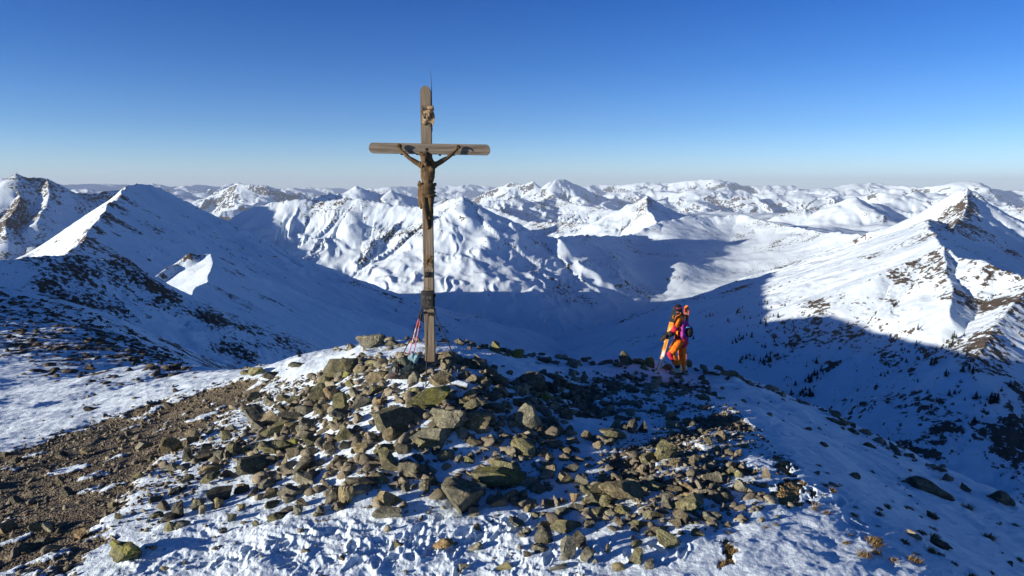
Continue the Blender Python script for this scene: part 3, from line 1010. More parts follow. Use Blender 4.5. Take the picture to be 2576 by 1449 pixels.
# letter of the view, then x of the middle, y of the foot, width, height, tilt in degrees, colour, shape  [* hero text]
STONES = """
A 1805 125 285 128 8 grey craggy *large speckled grey boulder on the snow crest left of the wooden cross
A 2020 95 130 55 0 dark flat
A 1500 430 350 185 24 olive flat *big olive slab propped at a slant at the upper left of the cairn
A 1010 350 140 18 0 grey flat
A 590 440 200 80 6 olive craggy
A 480 450 120 50 0 olive flat
A 760 450 180 30 0 dark flat
A 570 680 125 80 10 dark wedge
A 1470 480 120 78 0 grey blocky
A 1560 450 130 55 0 green flat
A 1290 555 150 85 10 olive blocky
A 1880 475 240 95 20 brown flat
A 1700 410 130 70 15 brown flat
A 1840 335 180 60 12 olive flat
A 1250 705 190 150 30 olive wedge
A 1360 715 115 175 70 rust blocky *rusty upright block leaning on an olive wedge at the left of the cairn
A 870 705 130 60 5 brown round
A 1010 712 210 75 12 olive flat
A 1110 655 150 60 14 dark flat
A 720 755 120 90 0 grey blocky
A 890 825 125 95 0 brown craggy
A 1090 845 170 95 0 grey blocky
A 1290 845 185 125 0 brown craggy
A 1480 805 155 155 25 olive wedge
A 1680 772 245 140 20 grey wedge *pale grey wedge of rock pointing left in the middle of the cairn
A 1620 662 95 88 0 grey round
A 1730 632 105 60 0 brown blocky
A 1850 642 130 90 -20 olive blocky
A 1890 772 135 75 5 rust flat
A 750 950 155 135 40 tan flat
A 920 922 230 105 8 dark flat
A 1150 942 215 95 15 grey flat
A 580 935 175 165 20 grey wedge
A 600 1015 150 105 0 grey blocky
A 1500 895 250 85 5 grey flat
A 1480 952 175 65 0 dark flat
A 1410 1002 155 85 10 olive blocky
A 790 1045 280 115 20 olive long
A 950 1002 160 90 0 brown blocky
A 1500 1125 205 175 0 olive wedge *olive pyramid stone standing by itself on snow left of the mossy pyramid boulder
A 1110 1012 180 85 12 grey flat
A 1130 1075 170 62 0 dark flat
A 1150 1175 240 115 -28 olive flat
A 980 1158 135 78 5 green blocky
A 1000 1272 175 95 0 brown blocky
A 770 1255 300 145 0 olive craggy *broad olive boulder with yellow lichen patches in the left half of the cairn
A 440 1252 145 68 0 green blocky
A 330 1292 95 165 70 olive long
A 560 1444 370 155 22 olive flat *long olive slab lying tilted in snow below the broad lichened boulder
A 760 1345 115 82 0 dark blocky
A 1070 1444 240 110 48 dark long *dark elongated slab pointing up and away across the snow
A 890 1352 68 72 0 tan blocky
A 1460 1392 175 115 20 brown round
A 1360 1242 110 95 35 dark flat
A 1690 1252 155 95 0 brown blocky
A 1950 1290 240 115 18 olive flat
A 2000 1165 125 115 25 brown blocky
A 200 1335 105 82 0 grey round
A 60 1312 200 95 10 grey flat
A 270 1115 110 95 30 olive wedge
A 310 1005 120 62 0 grey blocky
A 60 1240 100 70 20 olive flat
A 110 1440 200 80 15 brown flat
A 1590 560 110 70 0 olive round
A 1430 650 120 70 0 dark flat
A 1330 640 90 60 0 brown flat
A 1640 1110 150 80 20 grey flat
A 1880 1140 80 62 25 tan blocky
A 1770 1105 110 60 15 brown flat
A 1320 980 60 70 0 tan blocky
B 380 635 230 105 0 olive blocky
B 560 805 410 235 0 green wedge *big mossy pyramid boulder below the stay rod in the centre of the cairn
B 690 565 210 115 22 brown wedge
B 410 505 130 105 0 grey round *round pale grey stone just below the black backpack
B 745 388 95 105 0 tan craggy
B 800 300 240 105 0 brown round *rounded orange brown boulder at the right foot of the wooden cross
B 1080 355 230 120 0 dark blocky
B 950 335 115 90 0 dark round
B 1265 192 112 112 0 green blocky *square yellow lichened block on the snow crest right of the cross
B 1510 245 95 118 60 green craggy *pointed lichened rock at the right end of the row on the crest
B 880 132 90 58 -15 grey blocky
B 1020 138 90 35 0 grey flat
B 1100 190 42 48 80 tan wedge
B 1000 187 42 38 0 grey blocky
B 1420 192 90 42 10 olive flat
B 1395 247 62 36 0 green blocky
B 1355 185 90 45 0 dark flat
B 1150 150 80 40 0 dark flat
B 1785 283 150 34 0 dark flat
B 1640 575 200 235 60 grey wedge *tall pointed grey wedge at the right shoulder of the cairn
B 1195 492 110 92 35 brown flat
B 1065 562 165 75 0 brown flat
B 1180 595 72 118 -65 brown long
B 900 602 185 62 -10 frosted flat
B 760 658 205 55 0 frosted flat
B 1310 560 195 62 -30 dark long
B 1260 560 110 45 -30 dark flat
B 1010 755 130 145 -50 brown wedge
B 930 772 205 68 -14 olive flat
B 1325 692 155 105 0 dark round
B 1180 735 145 82 0 dark wedge
B 1010 875 205 105 32 olive long
B 1240 845 245 95 0 dark flat
B 790 1038 365 232 0 grey craggy *knobbly cracked grey boulder right below the mossy pyramid boulder
B 1110 1015 335 175 20 brown flat *wide brown grey slab lying tilted beside the knobbly boulder
B 210 1105 440 240 -5 olive wedge *big olive wedge with a split edge left of the flat slab
B 430 945 260 145 -22 grey flat
B 620 1155 455 115 4 grey flat *broad flat grey slab below the knobbly boulder
B 500 1214 290 60 -5 olive flat
B 1635 1038 235 228 45 grey blocky *tall tilted grey block on shaded snow right of the brown slab
B 1540 795 155 95 0 dark craggy
B 1420 695 72 52 0 dark round
B 740 1278 175 88 22 brown round
B 300 1285 160 95 0 dark blocky
B 450 1322 125 62 0 dark round
B 1220 1135 105 82 0 brown round
B 1045 1162 155 68 -15 brown flat
B 1395 1093 92 48 0 tan flat
B 1310 1162 92 55 0 grey round
B 1580 1265 265 130 -28 olive long *long olive slab slanting down to the right on shaded snow
B 1850 1085 265 65 8 dark flat
B 1890 775 175 88 0 brown wedge
B 1800 685 105 95 0 green round
B 1730 560 160 110 0 dark wedge
B 1850 570 180 105 0 dark craggy
B 1960 545 150 90 0 dark blocky
B 1900 480 150 55 0 dark flat
B 2050 560 110 80 0 dark flat
B 2025 895 155 95 0 grey craggy
B 890 1315 85 68 0 grey blocky
B 975 1315 120 68 -30 green flat
B 1270 1345 145 68 5 tan flat
B 1840 1325 115 72 -25 tan flat
B 2005 1335 120 72 0 tan round
B 2020 1255 145 70 -25 brown flat
B 1830 1445 125 95 -40 tan blocky
B 1560 1130 140 75 -20 brown flat
B 1700 1110 100 50 -10 grey flat
B 1430 1250 90 50 0 dark flat
B 650 1225 90 50 0 dark flat
B 1120 640 90 50 0 dark flat
C 960 705 560 330 -32 dark flat *largest dark slab with yellow green lichened edges lying on the front snow
C 1420 435 565 150 -6 green long *long mossy green slab beside the largest dark slab
C 1490 342 310 205 -12 olive blocky *big olive block resting above the long mossy green slab
C 150 305 235 260 60 olive wedge
C 410 325 305 170 0 dark blocky
C 120 692 280 185 -10 brown flat *brown rounded slab stacked on a grey one at the left of the shaded snow
C 130 832 295 135 5 grey flat
C 70 442 145 105 -15 olive flat
C 360 512 85 140 -60 dark flat
C 585 495 130 115 -40 dark round
C 1130 805 95 105 60 tan wedge
C 1990 325 145 115 -30 tan blocky *smooth tan block on shaded snow right of the big olive block
C 2240 295 175 110 0 grey wedge
C 2165 435 180 110 -15 brown flat
C 2360 445 155 120 10 grey blocky
C 1570 620 120 120 -40 brown flat
C 1700 595 82 70 30 brown flat
C 1690 642 82 50 0 tan round
C 1610 685 130 65 -20 tan flat
C 1760 745 95 82 0 brown blocky
C 1990 675 165 82 10 rust flat
C 2140 635 125 62 -10 brown flat
C 2280 645 85 100 0 rust craggy
C 2150 805 165 90 0 grey blocky
C 1840 805 125 62 10 grey flat
C 1935 818 85 40 0 grey flat
C 1615 955 185 95 -25 grey craggy
C 1740 1032 85 75 30 grey round
C 1680 1072 95 50 -10 grey flat
C 1920 1135 200 175 10 dark round *round dark stone sunk in the front snow
C 1920 935 125 75 15 brown flat
C 2170 970 325 150 -5 olive flat
C 2080 880 160 80 0 grey flat
C 2455 942 115 72 0 grey blocky
C 2200 1330 310 135 78 grey long *standing slab of grey stone at the bottom edge of the rubble
C 2350 1205 160 165 0 dark craggy *dark cracked block behind the standing slab
C 2440 1365 165 110 45 grey long
C 2522 1372 62 42 0 grey round
C 1480 1395 175 92 0 olive blocky
C 1750 1298 92 62 0 brown round
C 1900 1235 165 55 10 grey flat
C 1830 1195 88 52 25 grey flat
C 780 1172 205 65 10 rust long
C 1150 1192 150 60 25 grey long
C 270 1155 95 48 0 olive flat
C 1170 935 65 62 50 brown wedge
C 1020 1446 130 45 0 grey blocky
C 2090 1446 175 75 0 grey wedge
C 1400 802 62 28 0 grey flat
C 2450 560 180 110 0 olive craggy
C 2300 760 150 80 0 grey flat
C 2490 680 170 130 0 olive round
D 1050 465 105 125 75 rust blocky *rust coloured block leaning on the front edge of the long olive slab
D 1330 455 190 115 38 grey round
D 1490 355 62 62 45 brown blocky
D 1745 435 270 165 8 grey blocky *broad grey block at the foot of the dark elongated slab
D 1380 565 195 105 22 brown flat
D 1610 565 275 85 5 grey flat
D 1180 568 75 32 0 grey flat
D 780 605 280 150 25 dark round *dark brown rounded boulder at the left edge of the front snow
D 750 692 145 105 20 brown blocky
D 330 805 215 125 60 dark blocky
D 600 775 82 90 0 tan blocky
D 560 705 150 105 30 grey flat
D 2225 670 285 130 75 brown long *upright brown slab with a round head stone on the front snow
D 2075 645 265 115 62 dark long
D 2205 372 125 82 0 tan round
D 2420 505 330 135 -10 dark long
D 1690 805 150 80 80 grey long
D 1750 692 150 80 -20 brown craggy
D 1560 775 170 68 10 grey flat
D 1430 845 170 72 0 green round
D 1950 775 110 80 60 grey blocky
D 1910 803 95 35 0 olive flat
D 1395 675 165 65 22 olive flat
D 1040 725 95 75 60 brown wedge
D 920 865 125 95 50 grey wedge
D 1205 893 82 62 60 olive blocky
D 830 975 82 55 40 brown flat
D 680 430 200 90 40 olive long
D 260 250 140 90 0 grey round
D 430 400 130 80 20 olive flat
D 280 540 170 90 30 dark flat
D 60 650 140 60 20 olive flat
D 200 860 160 80 35 dark flat
D 70 820 130 70 20 olive flat
D 350 950 160 70 30 grey flat
D 220 985 110 100 0 olive round
D 380 270 140 60 5 grey flat
D 770 205 120 40 10 rust flat
D 630 160 210 80 20 brown flat
D 830 150 110 70 0 grey round
D 420 180 160 120 40 dark wedge
D 60 120 150 60 20 olive flat
E 860 215 215 125 0 olive wedge *olive boulder joined to a lichened one in the middle of the right rubble
E 1055 195 260 195 0 olive craggy *lichened craggy boulder behind the right rubble patch
E 1370 265 125 105 30 brown blocky
E 1150 285 125 82 20 brown craggy
E 1770 315 125 105 0 olive blocky *square pale olive block on snow at the right of the rubble
E 750 325 120 105 -10 tan flat
E 470 395 145 92 -10 tan flat
E 310 405 165 62 0 olive flat
E 330 545 325 130 8 olive round
E 280 675 300 135 0 olive blocky
E 560 655 460 105 -6 brown long *long low brown ridge of rock left of the gravel
E 110 785 120 72 -15 grey blocky
E 260 795 175 100 0 olive blocky
E 420 792 155 75 0 grey round
E 540 785 180 95 0 olive round
E 690 455 155 65 5 olive flat
E 860 465 115 82 25 grey blocky
E 920 545 240 75 -6 olive flat
E 1110 545 185 55 0 brown flat
E 1040 765 155 130 40 grey wedge *pointed grey wedge left of the large olive wedge
E 1290 775 300 165 -8 olive wedge *large olive wedge with a ridge at the right of the rubble
E 1460 585 175 105 0 grey wedge
E 1570 440 215 145 -25 grey blocky
E 1590 540 115 85 0 dark wedge
E 1320 630 240 100 -10 brown flat
E 1280 525 130 85 -10 rust blocky
E 1910 545 125 125 60 grey blocky
E 1880 395 92 72 0 grey wedge
E 2170 385 95 110 20 tan blocky
E 1670 645 175 112 10 dark blocky
E 640 592 175 82 10 grey blocky
E 780 605 95 82 0 brown round
E 880 865 225 105 -20 olive flat
E 1240 885 220 125 -38 brown flat
E 1570 882 185 118 0 grey craggy *grey block with a dark flank at the right edge of the rubble
E 1750 912 75 50 0 brown round
E 1060 1165 280 150 -30 olive blocky *olive boulder slanting into the snow below the gravel
E 1400 1060 160 68 -30 olive flat
E 1150 945 125 82 -20 brown blocky
E 950 1005 280 45 0 brown flat
E 720 945 200 80 -10 olive flat
E 710 1175 135 72 0 olive wedge
E 690 1380 215 110 35 olive wedge
E 855 1432 135 82 35 grey flat
E 370 1245 135 38 85 tan long
E 490 1436 115 90 40 brown wedge
E 2140 855 62 52 0 tan blocky
E 1870 115 95 72 0 tan craggy
E 1575 215 85 62 20 grey blocky
E 155 935 115 72 0 grey wedge
E 530 932 105 60 0 brown round
E 1740 370 120 75 -20 brown flat
F 800 308 118 138 65 dark wedge *dark upright fang of rock on the edge left of the skier
F 1060 332 92 92 40 green round *lichened grey stone beside the tail of the held ski
F 1240 345 115 62 0 olive flat
F 1455 335 85 70 0 olive round
F 930 310 140 40 0 olive flat
F 720 335 120 50 0 tan craggy
F 980 350 70 50 0 green flat
F 1350 435 95 52 0 tan round
F 1780 405 95 52 0 tan craggy *pale tan rock on the crest to the right of the skier
F 1720 432 150 52 -10 frosted flat
F 1930 462 105 45 -15 brown flat
F 910 445 42 42 0 grey wedge
F 980 460 42 32 0 grey blocky
F 1600 455 80 50 0 brown flat
F 1860 455 130 35 0 brown flat
F 870 635 125 55 0 dark flat
F 1620 722 105 50 -10 olive flat
F 1280 885 120 82 0 tan wedge *tan angular stone alone on the shaded gravel
F 1290 962 130 85 0 grey blocky
F 1455 912 110 65 0 olive blocky
F 1410 985 90 65 0 grey wedge
F 1495 945 80 50 0 grey round
F 380 812 95 48 0 tan flat
F 170 905 145 115 0 grey craggy
F 690 1005 120 75 20 grey wedge
F 780 1030 90 80 0 grey round
F 870 1055 105 125 0 dark blocky
F 975 1045 82 105 0 dark blocky
F 660 1135 265 85 -12 olive long
F 390 1135 78 125 -60 brown blocky
F 560 1165 210 65 -8 grey flat
F 510 1235 100 72 20 tan blocky
F 620 1200 120 75 0 dark blocky
F 1780 1085 145 85 0 tan blocky *tan block with a long shadow at the right of the gravel
F 1830 1115 45 55 0 rust wedge
F 1660 1170 85 72 -30 olive blocky
F 1580 1012 85 55 0 grey wedge
F 1650 1032 42 45 0 brown wedge
F 1750 1240 90 65 -20 brown blocky
F 1850 1250 80 80 -50 brown flat
F 1990 1265 70 60 0 rust blocky
F 2040 1190 105 30 -15 tan flat
F 1790 1150 75 45 0 grey blocky
G 1110 685 82 72 0 brown craggy
G 980 732 100 82 0 brown wedge *pointed brown stone alone on the edge of the left gravel
G 500 755 65 36 0 tan wedge
G 820 705 92 42 0 grey flat
G 345 912 42 42 60 tan wedge
G 380 992 72 50 0 dark round
G 80 1035 75 42 0 dark round
G 450 1232 82 52 65 rust flat *upright rusty slab among dark stones on the left gravel
G 270 1185 82 58 0 grey blocky
G 200 1185 72 52 10 brown flat
G 330 1195 52 42 0 grey wedge
G 70 1220 42 48 0 tan wedge
G 30 1190 90 60 0 brown wedge
G 240 1255 102 42 8 grey flat
G 150 1295 95 50 10 olive flat
G 720 1392 205 105 5 green craggy *low lichen covered boulder at the bottom edge of the left gravel
G 690 1152 42 32 0 brown round
G 800 905 72 42 -10 olive wedge
G 970 485 52 32 0 tan flat
G 520 502 60 24 0 dark flat
G 1000 303 62 20 0 dark flat
G 90 800 80 40 0 dark flat
G 30 770 80 30 0 dark flat
G 350 780 60 35 0 dark round
G 650 1050 60 35 0 brown flat
"""
ACC = []


def tilt_place(o, X, Y, Z, L, W, H, tilt, yaw_only, rg):
    """lay a stone on the ground: long axis along the picture plane, tipped or turned by tilt"""
    if yaw_only:
        yaw = math.atan2(math.tan(math.radians(max(-75, min(75, tilt)))) * 2.2, 1.0)
        rot = Euler((rg.uniform(-.12, .12), rg.uniform(-.10, .10), yaw), 'XYZ')
    else:
        rot = Euler((rg.uniform(-.12, .12), -math.radians(tilt), rg.uniform(-.2, .2)), 'XYZ')
    o.rotation_euler = rot
    o.scale = (L, W, H)
    M = rot.to_matrix()
    # half extent of the turned box, straight up
    ext = 0.5 * (abs(M[2][0]) * L + abs(M[2][1]) * W * 0.9 + abs(M[2][2]) * H)
    o.location = (X, Y, Z + ext * 0.46)
    return ext


def build_stones():
    rg = random.Random(11)
    rows = []
    for ln in STONES.strip().split("\n"):
        body, _, hero = ln.partition("*")
        f = body.split()
        ox, oy, k = ZOOM[f[0]]
        x, y, wd, ht, tl = (float(v) for v in f[1:6])
        rows.append([ox + x * k, oy + y * k, wd * k, ht * k, tl, f[6], f[7], hero.strip()])
    # a scatter of further stones over the cairn, the rubble and the gravel
    nfill = max(0, 300 - len(rows))
    zones = [("cairn", 0.62), ("rubble", 0.2), ("gravel_left", 0.1), ("debris", 0.08)]
    taken = [(r[0], r[1]) for r in rows] + [(1000 + 12 * q, 940 + 8 * p) for q in range(6) for p in range(4)]
    tries = 0
    while nfill > 0 and tries < 4000:
        tries += 1
        zn = rg.choices([q[0] for q in zones], [q[1] for q in zones])[0]
        P = ZONE[zn]
        px = rg.uniform(max(0, min(p[0] for p in P)), max(p[0] for p in P))
        py = rg.uniform(min(p[1] for p in P), min(1445, max(p[1] for p in P)))
        if poly_field(np.array([px]), np.array([py]), P)[0] < 4:
            continue
        if min((px - a) ** 2 + 3 * (py - b) ** 2 for a, b in taken) < 700:
            continue
        taken.append((px, py))
        wd = rg.uniform(16, 34) * (0.6 + 0.4 * (py - 850) / 500)
        col = "dark" if zn == "debris" else rg.choice(["grey", "grey", "brown", "olive", "tan", "dark"])  # debris lies in shade, so its stones get that shade as a darker colour
        rows.append([px, py, wd, wd * rg.uniform(.35, .7), rg.uniform(-25, 35), col, rg.choice(["flat", "flat", "blocky", "wedge", "long", "round"]), ""])
        nfill -= 1
    hits = ground_hits([(r[0], r[1]) for r in rows])
    zz = near_layers(hits[:, 0].copy(), hits[:, 1].copy())[0]
    heroes = [(r[0], r[1], r[7]) for r in rows if r[7]]
    anchors = ANCHORS
    seen = {}
    names = {"blocky": "block", "flat": "slab", "wedge": "wedge", "long": "oblong stone", "round": "rounded stone", "craggy": "craggy stone"}
    cols = {"grey": "grey", "olive": "olive", "brown": "brown", "rust": "rusty", "tan": "tan", "dark": "dark", "green": "lichened green", "frosted": "frosted"}
    for i, (r, h, z) in enumerate(zip(rows, hits, zz)):
        px, py, wd, ht, tl, col, shape, hero = r
        d = ray(px, py)
        s = h[1] / d[1]
        dep = math.atan2(-h[2], math.hypot(h[0], h[1]))
        L = 1.14 * wd * s / FPX
        vis = 1.14 * ht * s / FPX
        W = L * (0.62 if shape in ("flat", "blocky", "craggy", "round") else 0.55)
        flat = shape in ("flat", "round") and abs(tl) < 50 and vis < 0.8 * L
        up = abs(tl) >= 50
        if up:
            L, vis = max(L, vis), min(L, vis)
            W = vis * 0.7
            H = vis
            L *= 0.95
        else:
            H = max((vis - W * math.sin(dep) * 0.6) / math.cos(dep), 0.28 * L, 0.4 * vis) * 1.15
        nm = "boulder" if max(L, H) > 0.42 else "rock"
        o = obj(nm, stone_variant(shape, col, rg.randrange(99)))
        ext = tilt_place(o, h[0], h[1] + 0.25 * W, z, L * 1.04, W * 1.15, H * 1.25, tl, flat and not up, rg)
        if hero:
            lab = hero
        else:
            size = "tiny" if wd < 16 else "small" if wd < 30 else "medium" if wd < 50 else "large"
            best = min(anchors + [(a, b, t) for a, b, t in SHORT_HERO], key=lambda q: (q[0] - px) ** 2 + 2.2 * (q[1] - py) ** 2)
            dx, dy = px - best[0], (py - best[1]) * 1.5
            if abs(dx) > abs(dy):
                side = "right of" if dx > 0 else "left of"
            else:
                side = "in front of" if dy > 0 else "behind"
            far_ = math.hypot(dx, dy)
            dist = "just" if far_ < 45 else "" if far_ < 100 else "well"
            pos_ = " tilted" if abs(tl) > 18 else " upright" if up else ""
            lab = f"{size} {cols[col]}{pos_} {names[shape]} {dist} {side} {best[2]}".replace("  ", " ")
            seen.setdefault(lab, []).append(o)
        tag(o, lab, "rock", "rocks of the summit cairn and rubble")
        ACC.append((h[0], h[1], max(L, W)))
    # stones that would share a label are told apart by their order from the camera
    for lab, os_ in seen.items():
        if len(os_) > 1:
            os_.sort(key=lambda q: q.location.y)
            words = ["nearest", "second nearest", "third nearest", "fourth nearest", "fifth nearest", "sixth nearest", "seventh nearest", "eighth nearest"]
            for q, wd_ in zip(os_, words):
                q["label"] = wd_ + " " + lab
    return rows


ANCHORS = [(1078, 905, "the wooden cross"), (1025, 935, "the black backpack"), (1705, 940, "the skier"), (250, 1250, "the left gravel patch"), (1840, 1060, "the right gravel patch"), (1072, 975, "the foot of the front stay rod")]
SHORT_HERO = [(1077, 1040, "the mossy pyramid boulder"), (1131, 1095, "the knobbly grey boulder"), (1208, 1090, "the wide brown slab"), (993, 1110, "the big olive wedge"), (1090, 1124, "the broad flat slab"), (1334, 1095, "the tall tilted grey block"), (1320, 1150, "the long olive slab on shaded snow"), (1154, 1286, "the largest dark slab"), (1255, 1227, "the long mossy green slab"), (1270, 1205, "the big olive block"), (860, 1117, "the olive pyramid stone"), (687, 1147, "the broad lichened boulder"), (637, 1193, "the long tilted olive slab"), (758, 1193, "the dark elongated slab"), (905, 1033, "the pale grey wedge"), (827, 1019, "the rusty upright block"), (861, 951, "the big slanted slab"), (866, 1279, "the upright brown slab"), (548, 1265, "the dark rounded boulder"), (450, 1310, "the dark leaning boulder"), (1365, 1381, "the round dark stone"), (1426, 1424, "the standing slab"), (1679, 1175, "the lichened craggy boulder"), (1730, 1302, "the large olive wedge"), (1570, 1275, "the long low brown ridge"), (1680, 1388, "the olive boulder below the gravel"), (1792, 1326, "the grey block with a dark flank"), (1836, 1201, "the square pale olive block"), (1809, 1108, "the tan block with a long shadow"), (1690, 1060, "the tan angular stone"), (314, 1425, "the low lichened boulder"), (427, 1137, "the pointed brown stone"), (196, 1355, "the upright rusty slab"), (1245, 894, "the square lichened block"), (1334, 986, "the tall pointed wedge"), (1575, 922, "the dark upright fang"), (1809, 945, "the pale tan rock on the crest"), (933, 878, "the speckled crest boulder"), (1380, 1202, "the smooth tan block"), (1590, 1100, "the dark rock pair"), (985, 1284, "the brown stacked slab"), (620, 1050, "the tan leaning slab")]
stones = build_stones()


def build_pebbles():
    """loose small stones and gravel, too many to count: one object"""
    rg = np.random.default_rng(5)
    protos = []
    for i in range(6):
        me = stone_mesh(300 + i, 2, 8, (1, .85, .55), 0.05, (0.3, 0.75))
        co = np.zeros(len(me.vertices) * 3, F32)
        me.vertices.foreach_get("co", co)
        tri = np.zeros(len(me.polygons) * 3, np.int32)
        me.polygons.foreach_get("vertices", tri)
        protos.append((co.reshape(-1, 3), tri.reshape(-1, 3)))
        bpy.data.meshes.remove(me)
    pts = []
    plan = [("cairn", 1500, 0.018, 0.10), ("cairn", 650, 0.05, 0.15), ("rubble", 110, 0.05, 0.11), ("gravel_left", 260, 0.04, 0.11), ("left_margin", 420, 0.03, 0.10), ("left_margin", 900, 0.012, 0.05), ("rubble", 1250, 0.010, 0.07), ("gravel_left", 3600, 0.010, 0.06), ("gravel_right", 1700, 0.010, 0.045), ("debris", 900, 0.015, 0.12), ("snow_front", 120, 0.015, 0.05)]
    for zn, n, a, b in plan:
        P = ZONE_W[zn]
        lo, hi = P[:, :2].min(0), P[:, :2].max(0)
        q = rg.uniform(lo, hi, (n * 3, 2))
        f = poly_field(q[:, 0].astype(F32), q[:, 1].astype(F32), P)
        q = q[f > rg.uniform(-0.5, 0.4, len(q))][:n]
        r = a + (b - a) * rg.random(len(q)) ** (3.6 if a < .05 else 1.6)
        pts.append(np.column_stack([q, r]))
    # scattered stones along the crests and the open snow
    q = np.column_stack([rg.uniform(-16, 14, 700), rg.uniform(7, 24, 700)])
    pts.append(np.column_stack([q, 0.02 + 0.08 * rg.random(len(q)) ** 3]))
    cp = [(640, 922), (700, 905), (760, 893), (830, 884), (900, 872), (960, 868), (1040, 872), (1120, 872), (1200, 882), (1290, 895), (1380, 908), (1460, 912), (1560, 920), (1640, 930), (1780, 945), (1850, 955), (1930, 990), (2000, 1015), (2080, 1048), (2170, 1092), (2260, 1140), (2360, 1190)]
    ch = ground_hits([(a, b + 3) for a, b in cp])
    for a, b in zip(ch[:-1], ch[1:]):
        if abs(a[1] - b[1]) > 6:
            continue
        n = 16
        u = rg.random(n)[:, None]
        q = a[:2] * (1 - u) + b[:2] * u + rg.normal(size=(n, 2)) * np.array([.10, .35])
        pts.append(np.column_stack([q, 0.03 + 0.13 * rg.random(n) ** 2.5]))
    pts = np.concatenate(pts)
    bag = ground_hits([(1028, 950)])[0]
    pts = pts[np.hypot(pts[:, 0] - bag[0], (pts[:, 1] - bag[1] - .05) * 1.2) > .40]
    z = near_layers(pts[:, 0].copy(), pts[:, 1].copy())[0]
    V, T, C = [], [], []
    base = 0
    for i in range(len(pts)):
        co, tri = protos[rg.integers(6)]
        if pts[i, 2] < 0.03:
            pass
        s = pts[i, 2] * np.array([1.0, rg.uniform(.6, .9), rg.uniform(.35, .75)]) * 2
        e = Euler((rg.uniform(-.4, .4), rg.uniform(-.4, .4), rg.uniform(0, 6.28)))
        M = np.array(e.to_matrix())
        v = (co * s) @ M.T + np.array([pts[i, 0], pts[i, 1], z[i] + s[2] * 0.22])
        V.append(v)
        T.append(tri + base)
        C.append(np.full(len(co), rg.random()))
        base += len(co)
    V = np.concatenate(V).astype(F32)
    T = np.concatenate(T).astype(np.int32)
    me = bpy.data.meshes.new("gravel")
    me.vertices.add(len(V))
    me.vertices.foreach_set("co", V.ravel())
    me.loops.add(T.size)
    me.loops.foreach_set("vertex_index", T.ravel())
    me.polygons.add(len(T))
    me.polygons.foreach_set("loop_start", np.arange(0, T.size, 3, dtype=np.int32))
    at = me.attributes.new("tone", 'FLOAT', 'POINT')
    at.data.foreach_set("value", np.concatenate(C).astype(F32))
    me.update()
    me.validate()
    b = NT("loose stone")
    t = b.attr("tone")
    c = b.mix(t, (0.092, 0.084, 0.062), (0.27, 0.25, 0.18))
    c = b.mix(b.step(b.noise(30, 4, 0.6), 0.45, 0.75), c, (0.10, 0.085, 0.06))
    b.set(Base_Color=c, Roughness=0.9, Normal=b.bump(b.noise(60, 4, 0.6), 0.6, 0.02))
    o = obj("gravel", me, b.m)
    o["kind"] = "stuff"
    return o


build_pebbles()


def build_scree():
    """dark stones strewn over the shaded shoulder left of the summit: one object"""
    rg = np.random.default_rng(12)
    me = stone_mesh(330, 2, 10, (1, .9, .7), 0.05, (0.35, 0.8))
    co = np.zeros(len(me.vertices) * 3, F32)
    me.vertices.foreach_get("co", co)
    tri = np.zeros(len(me.polygons) * 3, np.int32)
    me.polygons.foreach_get("vertices", tri)
    co, tri = co.reshape(-1, 3), tri.reshape(-1, 3)
    bpy.data.meshes.remove(me)
    pix = []
    cl = [(60, 760, 90, 25, 240), (200, 810, 90, 25, 260), (300, 850, 70, 28, 240), (370, 900, 45, 18, 160), (120, 860, 110, 30, 140), (200, 920, 120, 25, 110), (60, 820, 60, 30, 120), (420, 930, 40, 10, 60), (100, 715, 120, 10, 90), (560, 920, 60, 16, 30)]
    for cx, cy, sx, sy, n in cl:
        q = rg.normal(size=(n, 2))
        pix.append(np.column_stack([cx + sx * q[:, 0], cy + sy * q[:, 1] + 0.18 * sx * q[:, 0]]))
    pix = np.concatenate(pix)
    h = ground_hits(pix)
    R = np.hypot(h[:, 0], h[:, 1])
    ok = (R > 28) & (R < 128)
    h, R = h[ok], R[ok]
    z = np.where(R > 45.5, terrain_mid(h[:, 0].astype(F32), h[:, 1].astype(F32))[0], near_layers(h[:, 0].copy(), h[:, 1].copy())[0])
    V, T = [], []
    base = 0
    for i in range(len(h)):
        r = (0.10 + 0.36 * rg.random() ** 3.2) * (0.5 + R[i] / 130)
        s_ = r * np.array([rg.uniform(1, 1.9), rg.uniform(.7, 1.1), rg.uniform(.3, .7)]) * 1.6
        M = np.array(Euler((rg.uniform(-.3, .3), rg.uniform(-.3, .3), rg.uniform(0, 6.28))).to_matrix())
        V.append((co * s_) @ M.T + np.array([h[i, 0], h[i, 1], z[i] + s_[2] * .15]))
        T.append(tri + base)
        base += len(co)
    V = np.concatenate(V).astype(F32)
    T = np.concatenate(T).astype(np.int32)
    me = bpy.data.meshes.new("scree")
    me.vertices.add(len(V))
    me.vertices.foreach_set("co", V.ravel())
    me.loops.add(T.size)
    me.loops.foreach_set("vertex_index", T.ravel())
    me.polygons.add(len(T))
    me.polygons.foreach_set("loop_start", np.arange(0, T.size, 3, dtype=np.int32))
    me.update()
    me.validate()
    o = obj("scree", me, mat_simple("dark scree stone", (0.075, 0.066, 0.05), 0.9, 0.5, 2, 0.6, 6, 0.1))
    o["kind"] = "stuff"




